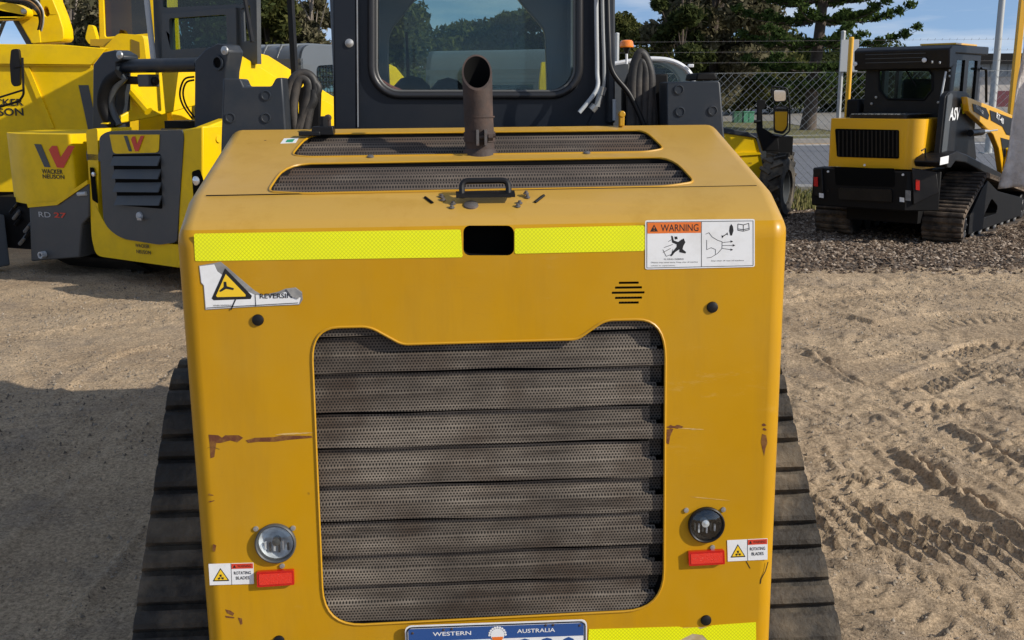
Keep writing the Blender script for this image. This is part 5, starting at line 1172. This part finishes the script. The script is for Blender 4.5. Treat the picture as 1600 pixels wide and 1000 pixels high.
mb = MB(); mb.slab([(-.40, .02, 1.35), (.40, .02, 1.35), (.36, .02, 1.80), (-.36, .02, 1.80)], (0, .005, 0), m_glassd); mb.build('rear_window', gc, smooth=0)
for x in (-.54, .53):
    mb = MB()
    for k in range(18): mb.tube([(x, .30 + k * .062, 1.35), (x, .30 + k * .062, 1.88)], .004, m_black, 4)
    for k in range(9): mb.tube([(x, .30, 1.36 + k * .06), (x, 1.38, 1.36 + k * .06)], .004, m_black, 4)
    mb.slab([(x - .01, y, z) for y, z in side_hole], (.003, 0, 0), m_glassd); mb.build('mesh_window', gc, smooth=0)
mb = MB(); mb.slab([(-.55, y, z) for y, z in [(-1.2, .45), (-1.25, 1.05), (-1.1, 1.18), (0, 1.28), (0, .45)]], (1.1, 0, 0), m_wy); gb = mb.build('engine_cover', GL, bevel=.03)
mb = MB(); mb.bx(-.5, .5, 0, 1.7, .4, 1.05, m_blackm); mb.build('chassis', GL)
for sx in (-1, 1):
    mb = MB(); x = sx * .62 - .04; mb.slab([(x, y, z) for y, z in [(-.95, 1.0), (-.95, 1.82), (-.86, 1.96), (-.72, 1.94), (.4, 1.52), (1.6, 1.12), (2.1, .55), (1.9, .50), (1.45, .96), (.2, 1.34), (-.6, 1.52), (-.65, 1.0)]], (.08, 0, 0), m_wy); mb.build('lift_arm', GL, bevel=.01)
    build_track(GL, [(-.8, .25, .25), (-.2, .62, .2), (1.5, .25, .25)], sx * .88, sx * .56, [(.045, .03)], .025, [(-.8, .25, .2, 'idler'), (1.5, .25, .2, 'idler')], notch=False)
mb = MB(); mb.slab([(-.95, y, z) for y, z in [(2.0, .05), (2.75, .05), (2.85, .12), (2.3, .75), (2.0, .80)]], (1.9, 0, 0), m_grey); mb.build('bucket', GL, bevel=.02)
g2 = copy_tree(GL); g2.location = (-.14, 7.7, 0); g2.rotation_euler = (0, 0, R(-12)); g2.scale = (.88,) * 3
for q_ in [c for p_ in bpy.data.objects if p_.parent == g2 for c in bpy.data.objects if c.parent == p_ and c.name.startswith('roof_rib')]: bpy.data.objects.remove(q_)
g2['label'] = 'grey cabbed track loader seen through the front machine\'s cab window'
# front of the main machine: unseen arms beyond the cab, bucket made tall for the ground shadow
for sx in (-1, 1):
    mb = MB(); x = sx * .50 - .04; mb.slab([(x, y, z) for y, z in [(.65, 1.15), (.65, 1.38), (1.4, 1.30), (2.2, .95), (2.6, .35), (2.4, .30), (1.9, .85), (1.3, 1.12)]], (.08, 0, 0), m_tan); mb.build('lift_arm', ML, bevel=.01)
mb = MB(); mb.slab([(-.85, y, z) for y, z in [(2.35, .04), (3.1, .04), (3.2, .10), (2.72, .95), (2.62, 1.12), (2.40, 1.05)]], (1.7, 0, 0), m_navy); mb.build('bucket', ML, bevel=.02)

# ------------------------------------------------------------------ telehandler beyond the right-hand side
N = Frame(2.35, 13.15, 0)
TH = thing('telehandler', 'white-roofed cab with an amber beacon and a lemon yellow bonnet, beside the wire fence', 'telehandler', N)
N0 = SY(N, 0); NB = SY(N, -.75)
mb = MB(); mb.slab(NB.pts(rpoly([(1085, 207), (1128, 204), (1180, 214), (1190, 240), (1203, 292), (1085, 292)], [0, 4, 8, 6, 3, 0], 3)), (0, .9, 0), m_wy); bn = mb.build('bonnet', TH, bevel=.03, smooth=40)
slabp('bonnet_top', bn, NB, [(1085, 198), (1128, 199), (1168, 206), (1184, 216), (1128, 208), (1085, 210)], .85, m_navy, .02, bevel=.01)
slabp('bonnet_side', bn, NB, rpoly([(1181, 214), (1190, 220), (1206, 262), (1208, 305), (1202, 305), (1188, 242)], 3, 3), .8, m_grey, .012, bevel=.01)
slabp('bonnet_crease', bn, NB, [(1130, 242), (1160, 238), (1187, 238), (1189, 241), (1160, 243), (1132, 247)], .02, m_wy, .018)
w_logo('logo', bn, NB, 1143, 245, 1158, 252, m_redink, m_redink, .02)
mb = MB(); mb.text('WL', NB.p(1172, 255, .004), EX, EZ, .05, .02, m_ink); mb.build('lettering', bn, smooth=0)
mb = MB(); mb.bx(-.9, 1.15, -.3, .9, .35, .95, m_blackm); mb.build('chassis', TH)
wheel(TH, at(1214, 292, 12.1) - Vector((2.35, 13.15, 0)), (.86, -.5, 0), .37, .26, m_grey, 16); wheel(TH, (-.6, -.35, .42), (.86, -.5, 0), .40, .28, m_grey, 16)
wheel(TH, (1.3, .9, .40), (.86, -.5, 0), .38, .26, m_grey, 16); wheel(TH, (-.5, 1.0, .42), (.86, -.5, 0), .40, .28, m_grey, 16)
slabp('mudguard', TH, SY(N, -.9), rpoly([(1200, 247), (1212, 243), (1228, 247), (1232, 254), (1222, 256), (1204, 256)], 3, 2), .35, m_blackm, 0, bevel=.01)
roofP = rpoly([(958, 100), (1010, 91), (1046, 93), (1068, 103), (1080, 116), (1088, 140)], [0, 20, 14, 10, 8, 0], 4)
mb = MB(); Pn = N0.pts(roofP); mb.tube(Pn, .028, m_whitep, 8); Pn2 = [p + Vector((0, 1.0, 0)) for p in Pn]; mb.tube(Pn2, .028, m_whitep, 8)
for i in range(len(Pn) - 1): mb.add([Pn[i], Pn[i + 1], Pn2[i + 1], Pn2[i]], [(0, 1, 2, 3)], m_whitep)
cr = mb.build('cab_roof', TH)
mb = MB(); mb.slab(N0.pts([(975, 101), (1012, 97), (1046, 99), (1065, 108), (1078, 122), (1084, 150), (1084, 200), (975, 200)], -.02), (0, .01, 0), m_glass); mb.build('cab_glass', TH, smooth=0)
slabp('cab_side', TH, N0, [(950, 99), (983, 99), (984, 200), (950, 200)], .9, m_grey, .02, bevel=.01)
slabp('cab_pillar', TH, N0, [(1078, 122), (1084, 122), (1090, 205), (1084, 205)], .05, m_black, .01)
slabp('lower_door', TH, N0, [(984, 165), (1086, 165), (1090, 205), (984, 205)], .9, m_black, .0)
mb = MB(); mb.slab(SY(N, .4).pts([(1020, 105), (1040, 108), (1042, 165), (1018, 165)]), (0, .12, 0), m_blackm); mb.build('seat', TH, bevel=.03)
mb = MB(); mb.box(N0.p(1078, 103, .06), (.07, .05, .04), m_whitep); mb.build('work_lamp', TH, bevel=.008)
mb = MB(); mb.tube([SY(N, -.1).p(979, 100), SY(N, -.1).p(979, 82)], .016, m_whitep, 8); mb.tube([SY(N, -.1).p(979, 84), SY(N, -.1).p(979, 74)], [.018, .05], m_black, 12); bs = mb.build('beacon_stem', TH)
mb = MB(); mb.lathe(SY(N, -.1).p(979, 74), EZ, [(0, .085), (.02, .088), (.07, .078), (.085, .06), (.09, 0)], m_amber, 20); mb.build('beacon', bs)
MN = SY(N, -1.0)
mb = MB(); mb.slab(MN.pts([(1184, 156), (1196, 156), (1196, 168), (1191, 172), (1192, 200), (1216, 214), (1217, 235), (1192, 236), (1183, 205)]), (0, .05, 0), m_blackm); mb.tube([MN.p(1178, 190), MN.p(1188, 190)], .02, m_black, 8); mb.build('mirror_bracket', TH, bevel=.006)
mb = MB(); mb.tube(arc_path([MN.p(1206, 150), MN.p(1206, 135), MN.p(1230, 138), MN.p(1234, 165), MN.p(1234, 205), MN.p(1222, 214), MN.p(1206, 212)], .03), .010, m_black, 8); mb.build('mirror_frame', TH)
for P in ([(1207, 139), (1229, 140), (1229, 159), (1208, 160)], [(1209, 165), (1232, 166), (1231, 200), (1224, 210), (1209, 207)]):
    mh_ = slabp('mirror', TH, MN, rpoly(P, 4, 3), .03, m_black, .01, bevel=.004); mh2 = slabp('mirror_glass', mh_, MN, rpoly([(a + (1218 - a) * .16, b + ((P[0][1] + P[2][1]) / 2 - b) * .16) for a, b in P], 4, 3), .002, m_mirror, .013, smooth=0)

# ------------------------------------------------------------------ fence, posts, pole, tarp
FY = 14.3
fo = bpy.data.objects.new('chain_link_fence', None); COL.objects.link(fo); fo.location = (0, FY, 0); tag(fo, 'grey chain-link fence with strands of barbed wire along the street', 'fence')
mb = MB(); x0, x1, zt, p = 1.2, 16.0, 1.74, .105
def wire(mb, a, b, r, m):
    a = Vector(a); b = Vector(b); d = (b - a).normalized(); u = d.cross(EYv).normalized() * r; w = Vector((0, r, 0)); mb.add([a + u, a - u * .5 + w * .87, a - u * .5 - w * .87, b + u, b - u * .5 + w * .87, b - u * .5 - w * .87], [(0, 1, 4, 3), (1, 2, 5, 4), (2, 0, 3, 5)], m)
n = int((x1 - x0) / p)
for k in range(-int(zt / p), n):
    a = x0 + k * p
    wire(mb, (max(a, x0), 0, max(0, x0 - a)), (a + zt, 0, zt), .0026, m_zinc); wire(mb, (a + zt, .005, 0), (max(a, x0), .005, min(zt, zt - max(0, x0 - a))), .0026, m_zinc)
mb.build('mesh', fo, smooth=0)
mb = MB()
for z in (zt, zt + .0):
    wire(mb, (x0, 0, z), (x1, 0, z), .004, m_zinc)
wire(mb, (x0, 0, .9), (x1, 0, .9), .003, m_zinc); mb.build('line_wire', fo, smooth=0)
for z in (1.88, 2.02, 2.16):
    mb = MB(); wire(mb, (x0, 0, z), (x1, 0, z - .02), .0016, m_steeld)
    for k in range(150):
        x = x0 + (x1 - x0) * k / 150; wire(mb, (x, 0, z - .015), (x + .012, 0, z + .015), .0018, m_steeld)
    mb.build('barbed_wire', fo, smooth=0)
xp = at(1312, 150, FY).x
for k in range(-4, 4):
    x = xp + k * 3.05
    if x < x0 or x > x1: continue
    mb = MB(); mb.tube([(x, 0, -.1), (x, 0, 2.26)], .030, m_zinc, 10); mb.lathe((x, 0, 2.26), EZ, [(0, .033), (.02, .03), (.03, 0)], m_zinc, 10); mb.build('post', fo)
PF = Frame(at(1328, 100, 13.2).x, 13.2, 0)
mb = MB(); mb.tube([(0, 0, 0), (0, 0, at(1328, 60, 13.2).z)], .032, m_ay, 12); mb.lathe((0, 0, at(1328, 60, 13.2).z), EZ, [(0, .034), (.015, .026), (.02, 0)], m_ay, 12); yp = mb.build('marker_post'); yp.location = PF.o; tag(yp, 'slim golden yellow post in front of the fence, left of the small track loader', 'post')
sg_c = at(1327, 87, FY - .06)
mb = MB(); mb.box((0, 0, 0), (.24, .012, .42), m_lgrey); sgn = mb.build('fence_sign', bevel=.003); sgn.location = sg_c; tag(sgn, 'blank grey sign panel fixed to the fence behind the yellow post', 'sign')
pp = at(1552, 150, 24); mb = MB(); mb.tube([(0, 0, 0), (0, 0, 7.5)], [.085, .06], m_zinc, 14); mb.bx(-.16, .16, -.16, .16, 0, .03, m_zinc)
lp_ = mb.build('pole'); lpo = bpy.data.objects.new('street_lamp', None); COL.objects.link(lpo); lpo.location = (pp.x, 24, 0); lp_.parent = lpo; tag(lpo, 'grey steel street lamp pole across the fence, right of the small track loader', 'street lamp')
mb = MB(); mb.tube([(0, 0, 7.4), (0, -.4, 7.7), (0, -1.4, 7.8)], .035, m_zinc, 8); mb.bx(-.12, .12, -1.9, -1.3, 7.76, 7.86, m_lgrey); mb.build('lamp_head', lpo)
# yellow upright with an old tarpaulin hung on it, right edge
mb = MB()
ym = MB(); b_ = at(1584, 190, 12.9); ym.slab([(-.035, 0, 0), (.035, 0, 0), (.05, 0, 3.1), (-.02, 0, 3.1)], (0, .07, 0), m_ay); yo = ym.build('upright', bevel=.006); yo.location = (b_.x - .03, 12.9, 0); tag(yo, 'tapered golden yellow upright at the right edge of the picture', 'upright')
nx_, nz_ = 46, 60; vs = []; xa = at(1581, 200, 10.05).x
for j in range(nz_ + 1):
    z = .55 + (3.0 - .55) * j / nz_
    for i in range(nx_ + 1):
        u = i / nx_; e = .12 * max(0, (1.9 - z)) * .5 - .05 * math.sin(z * 1.6) ; x = u * 1.1 - .0 - e * (1 - u)
        f = .05 * math.sin(u * 21 + 1.5 * math.sin(z * 2.2)) + .025 * math.sin(u * 47 + z * 5) + .03 * mnoise.noise(Vector((u * 5, z * 2.4, 0)))
        vs.append((x, f, z + .03 * math.sin(u * 9)))
mb.add(vs, [(j * (nx_ + 1) + i, j * (nx_ + 1) + i + 1, (j + 1) * (nx_ + 1) + i + 1, (j + 1) * (nx_ + 1) + i) for j in range(nz_) for i in range(nx_)], m_cloth)
tpo = mb.build('tarpaulin', smooth=80); tpo.location = (xa, 10.05, 0); sd = tpo.modifiers.new('s', 'SOLIDIFY'); sd.thickness = .012; tag(tpo, 'weathered grey-brown tarpaulin hanging in folds at the right edge', 'tarpaulin')

# ------------------------------------------------------------------ across the street
def building():
    a = at(1530, 150, 72); b = at(1720, 150, 72); F = Frame(a.x, 72, 0); root = thing('warehouse', 'grey and white warehouse with a dark roof edge at the far right', 'building', F)
    S0 = SY(F, 0); w_ = b.x - a.x + 8
    zt_ = at(1550, 100, 72).z; zm = at(1550, 120, 72).z
    mb = MB(); mb.bx(0, w_, 0, 14, zm, zt_, mat('sheet_grey', (.30, .32, .34), .6, fine=(.8, .08)))
    for k in range(int(w_ / .6)): mb.bx(k * .6, k * .6 + .06, -.06, 0, zm + .05, zt_, MATS['sheet_grey'])
    mb.build('upper_wall', root, smooth=0)
    mb = MB(); mb.bx(.05, w_, .1, 14, 0, zm, mat('pale_render', (.50, .46, .42), .85, dirt=(.5, .7, (.24, .20, .19)))); wl = mb.build('lower_wall', root)
    mb = MB(); mb.bx(-.5, w_, -.8, 14.5, zt_, at(1550, 84, 72).z, m_blackm); mb.build('roof', root)
    mb = MB(); mb.bx(1.1, 2.2, 0.0, .1, 0, at(1566, 142, 72).z, mat('maroon', (.14, .03, .04), .6)); mb.build('door', root)
building()
def car(px, Y, yaw, col, lab):
    p_ = at(px, 160, Y); F = Frame(p_.x, Y, yaw); root = thing('parked_car', lab, 'car', F, 'cars parked across the street'); root.location.z = .09
    mc = mat('car_' + lab.split()[0], col, .25, coat=.8)
    body = [(-2.1, .35), (-2.15, .75), (-1.9, .90), (-1.1, .98), (-.55, 1.42), (.9, 1.46), (1.6, 1.02), (2.1, .92), (2.15, .40)]
    mb = MB(); mb.slab([(x, -.85, z) for x, z in body], (0, 1.7, 0), mc); bd = mb.build('body', root, bevel=.07)
    mb = MB(); mb.slab([(x, -.865, z) for x, z in [(-1.0, 1.0), (-.55, 1.36), (.85, 1.40), (1.4, 1.02)]], (0, 1.73, 0), m_glassd); mb.slab([(x, -.86, z) for x, z in [(-1.0, 1.0), (-.55, 1.36), (.85, 1.40), (1.4, 1.02)]], (0, 1.72, 0), m_blackm); mb.build('window', bd, smooth=0)
    for x in (-1.35, 1.35):
        for s in (-1, 1): mb = MB(); mb.lathe((x, s * .70, .32), (0, s, 0), [(0, 0), (0, .32), (.18, .32), (.2, .28), (.19, .18), (.17, .17), (.17, 0)], m_blackm, 20); mb.build('wheel', root)
    for s in (-1, 1): mb = MB(); mb.box((-2.12, s * .6, .68), (.08, .3, .12), m_chrome); mb.build('headlight', root)
for q in ((1226, 80, 12, (.75, .76, .78), 'white car parked nearest the leaning pine trunk'), (1256, 88, 80, (.38, .40, .43), 'silver car seen end-on in the car park'), (1290, 90, 20, (.70, .70, .68), 'cream car parked right of the pine trunk'), (1318, 86, 70, (.10, .11, .13), 'dark car parked behind the fence post')): car(*q)
for x0_, x1_, c, lab in ((1147, 1159, (.06, .16, .09), 'darker green utility box on the far verge'), (1162, 1178, (.09, .30, .17), 'brighter green utility box on the far verge')):
    a = at(x0_, 190, 44); b = at(x1_, 190, 44); mb = MB(); w_ = b.x - a.x; mb.bx(0, w_, 0, .4, 0, .42, mat(lab[:8] + '_box', c, .5)); mb.bx(-.02, w_ + .02, -.02, .42, .42, .46, mat(lab[:8] + '_box', c, .5)); mb.bx(w_ * .48, w_ * .52, -.008, 0, .04, .40, m_blackm)
    o = mb.build('utility_box', bevel=.012); o.location = (a.x, 44, .10); tag(o, lab, 'utility box', 'green utility boxes on the verge')
# ------------------------------------------------------------------ trees
m_bark = mat('bark', (.085, .065, .05), .9, fine=(3, .4), bump=(12, .8, .03)); m_gbark = mat('gum_bark', (.26, .22, .18), .8, fine=(2, .3), bump=(8, .4, .02))
ml_dark = rnd_mat('leaves_dark', [(.024, .036, .012), (.055, .072, .022), (.10, .115, .036)], trans=.4); ml_gum = rnd_mat('leaves_gum', [(.060, .060, .030), (.13, .12, .065), (.25, .22, .14)], trans=.4)
ml_olive = rnd_mat('leaves_olive', [(.04, .050, .014), (.09, .10, .028), (.16, .155, .045)], trans=.4); ml_pine = rnd_mat('leaves_pine', [(.022, .042, .012), (.055, .090, .022), (.11, .16, .04)], trans=.4)
def leaves(name, parent, cent, rad, n, size, m, seed, squash=1.0, shell=.45):
    """clumps: cent (k,3), rad (k,): n leaf-sized quads through each clump's volume, thicker towards its skin"""
    g = np.random.default_rng(seed); k = len(cent); w = rad ** 2; w = w / w.sum(); idx = g.choice(k, n, p=w)
    d = g.normal(size=(n, 3)); d /= np.linalg.norm(d, axis=1)[:, None]; r = (shell + (1 - shell) * g.random(n)) * rad[idx]
    P = cent[idx] + d * r[:, None] * np.array([1, 1, squash])
    a = g.normal(size=(n, 3)); a /= np.linalg.norm(a, axis=1)[:, None]; b = g.normal(size=(n, 3)); b -= (b * a).sum(1)[:, None] * a; b /= np.linalg.norm(b, axis=1)[:, None]
    s = size * (.5 + g.random(n))[:, None]; w2 = .42
    co = np.stack([P - a * s, P + b * s * w2, P + a * s, P - b * s * w2], 1).reshape(-1, 3)
    q = np.arange(4 * n).reshape(-1, 4); o = np_mesh(name, co, q, m, smooth=False); o.parent = parent; return o
def tree(name, label, cat, px, Y, ztop, wid, zbot, n, size, m, bark, seed, clumps=26, group=None, lean=0.0, trunk_r=.18, cr=.20, squash=.75):
    r_ = random.Random(seed); p = at(px, 200, Y); root = bpy.data.objects.new(name, None); COL.objects.link(root); root.location = (p.x, Y, .08); tag(root, label, cat, group)
    top = Vector((lean, 0, ztop)); H = ztop; mb = MB(); tp_ = [Vector((lean * t, .1 * math.sin(t * 5 + seed), H * t * .85)) for t in [i / 6 for i in range(7)]]
    mb.tube(tp_, [trunk_r * (1 - .13 * i) for i in range(7)], bark, 9)
    C_, Rr = [], []
    zc, zr = (ztop + zbot) / 2, (ztop - zbot) / 2
    for k in range(clumps):
        u = r_.uniform(-1, 1); th = r_.uniform(0, 6.283); rr = math.sqrt(1 - u * u) * (r_.random() ** .4); c = Vector((math.cos(th) * rr * wid * .5 + lean * .8, math.sin(th) * rr * wid * .5, zc + zr * u * .92))
        C_.append(c); Rr.append(wid * cr * r_.uniform(.7, 1.35))
        if k < 16:
            t = min(.95, max(.2, (c.z - .12 * H) / H)); s0 = tp_[min(6, int(t * 6))]; mid = (s0 + c) / 2 + Vector((0, 0, -.05 * wid)); mb.tube([s0, mid, c], [trunk_r * .35, trunk_r * .22, trunk_r * .08], bark, 6)
    mb.build('trunk', root); leaves('crown', root, np.array([tuple(c) for c in C_]), np.array(Rr), int(n * 2.2), size * 1.08, m, seed, squash, .25); return root
GB = 'trees beyond the yard'
zz = lambda y, Y: at(800, y, Y).z
# big dark gum right of the cab
tree('gum_tree', 'tall broad grey-green gum tree right of the cab, gaps of sky in its crown', 'tree', 1112, 50, 11.5, 6.4, .7, 22000, .15, ml_gum, m_bark, 5, 70, GB, 0, .28, .145)
tree('evergreen_tree', 'dark round tree on the left flank of the big gum', 'tree', 1062, 47, 6.9, 2.6, 1.2, 6500, .13, ml_dark, m_bark, 9, 18, GB, 0, .16, .2)
tree('bushy_tree', 'low olive tree behind the amber beacon', 'tree', 1000, 62, zz(52, 62), 4.2, .4, 6500, .15, ml_olive, m_bark, 12, 20, GB)
tree('bushy_tree', 'sparse brown-green tree left of the beacon, beside the cab post', 'tree', 962, 66, zz(30, 66), 3.4, .4, 5000, .15, ml_olive, m_gbark, 15, 18, GB)
tree('bushy_tree', 'rounded olive tree between beacon and big gum', 'tree', 1036, 58, zz(45, 58), 2.6, .4, 5500, .14, ml_olive, m_bark, 17, 18, GB)
for i, (px, Y, yt, w_, lab) in enumerate(((1150, 57, 84, 5.4, 'dark shrubby tree under the big gum, left of the mirrors'), (1215, 60, 76, 6.8, 'dark tree mass between the big gum and the pine'), (1300, 62, 96, 6.4, 'dark tree behind the pine and the yellow post'), (1360, 66, 92, 6.0, 'dark tree hidden behind the small track loader'))):
    tree('dark_tree', lab, 'tree', px, Y, zz(yt, Y), w_, .9, 9000, .15, ml_dark if i else ml_olive, m_bark, 30 + i, 26, GB)
# norfolk pine: whorls of level branches with up-turned tips
def norfolk(px, Y):
    b = at(1262, 205, Y); root = bpy.data.objects.new('norfolk_pine', None); COL.objects.link(root); root.location = (b.x, Y, .08); tag(root, 'norfolk pine with level tiers of branches and a leaning trunk behind the fence', 'tree', GB)
    tx = at(1287, 0, Y).x - b.x; H = 11.0; z0 = zz(0, Y); tr = lambda z: Vector((tx * z / z0 * (1 if z < z0 else z0 / z) if z < z0 else tx, 0, z))
    mb = MB(); mb.tube([tr(z) for z in (0, .6, 1.4, 2.4, 3.6, 5, 7, 9, H)], [.30, .24, .21, .20, .18, .16, .12, .07, .02], m_bark, 12); mb.build('trunk', root)
    r_ = random.Random(4); mb = MB(); P, Rd = [], []
    z = 1.5
    while z < H - .3:
        L = (3.0 if z < 6 else 3.1 * (H - z) / (H - 6) + .3) * (1 if z > 2 else .8); nb = 6; a0 = r_.random() * 6
        for k in range(nb):
            a = a0 + k * 2 * math.pi / nb + r_.uniform(-.2, .2); Lk = L * r_.uniform(.75, 1.1); d = Vector((math.cos(a), math.sin(a), 0)); s0 = tr(z); pts = []
            for j in range(9):
                t = j / 8; pts.append(s0 + d * Lk * t + Vector((0, 0, -.18 * math.sin(t * 2.6) + .38 * t ** 3)) * (Lk / 3))
            mb.tube(pts, [.05 * (1 - t / 9) for t in range(9)], m_bark, 5)
            for j in range(2, 9):
                for q in range(3):
                    off = Vector((-d.y, d.x, 0)) * r_.uniform(-.42, .42) * (1.1 - j / 11); P.append(tuple(pts[j] + off + Vector((0, 0, .07 + .08 * r_.random())))); Rd.append(.17 + .10 * r_.random())
        z += r_.uniform(.55, .85)
    mb.build('branch', root)['kind'] = 'stuff'
    o = leaves('foliage', root, np.array(P), np.array(Rd), 70000, .085, ml_pine, 77, .6, .1)
norfolk(1275, 36)
# left-hand gums
tree('gum_tree', 'small gum tree between the dense dark tree and the left cab post', 'tree', 462, 42, 7.4, 3.4, 1.2, 7000, .12, ml_gum, m_gbark, 71, 26, GB)
tree('gum_tree', 'brown-green gum tree right of the excavator boom', 'tree', 150, 40, 7.2, 3.4, 1.2, 7000, .12, ml_gum, m_bark, 73, 26, GB)
tree('gum_tree', 'grey-green gum tree above the skip, left of the excavator cab', 'tree', 118, 30, 7.0, 2.9, 1.6, 8000, .10, ml_gum, m_gbark, 41, 30, GB, .3, .14, .15)
tree('gum_tree', 'sparse gum tree at the far left edge', 'tree', 12, 32, 6.8, 2.6, 1.5, 4500, .10, ml_gum, m_gbark, 43, 22, GB, -.3, .12, .14)
tree('bushy_tree', 'dense dark green tree left of the cab, above the grey roof', 'tree', 428, 34, zz(-8, 34), 2.9, 1.2, 9500, .10, ml_olive, m_bark, 45, 22, GB)
tree('gum_tree', 'pale sparse gum beside the left cab post', 'tree', 494, 36, 6.6, 2.4, 1.6, 6000, .10, ml_gum, m_gbark, 47, 26, GB, 0, .10, .15)
tree('gum_tree', 'gum tree seen through the loader cab window', 'tree', 300, 33, 6.6, 4.0, 1.3, 10000, .11, ml_dark, m_gbark, 49, 30, GB)
tree('gum_tree', 'gum tree filling the gap between skip and cab, behind the excavator cab', 'tree', 205, 38, 6.8, 3.0, 1.5, 7000, .11, ml_gum, m_bark, 51, 26, GB)
tree('gum_tree', 'grey-green gum tree between the loader cab and the dense dark tree', 'tree', 375, 40, 6.8, 2.6, 1.5, 6000, .11, ml_gum, m_gbark, 53, 24, GB)
for i, (px, Y, yt, w_, lab) in enumerate(((640, 46, 20, 4.2, 'dark tree seen through the left of the front cab window'), (735, 52, 40, 4.0, 'lower tree seen through the middle of the front cab window'), (800, 50, 24, 3.4, 'tree seen through the front cab window, right of the exhaust'), (880, 48, 12, 4.4, 'dark tree at the right side of the front cab window'), (570, 50, 6, 4.0, 'dark tree hidden behind the left cab post'))):
    tree('dark_tree', lab, 'tree', px, Y, zz(yt, Y), w_, .8, 8000, .13, ml_olive, m_bark, 60 + i, 24, GB)
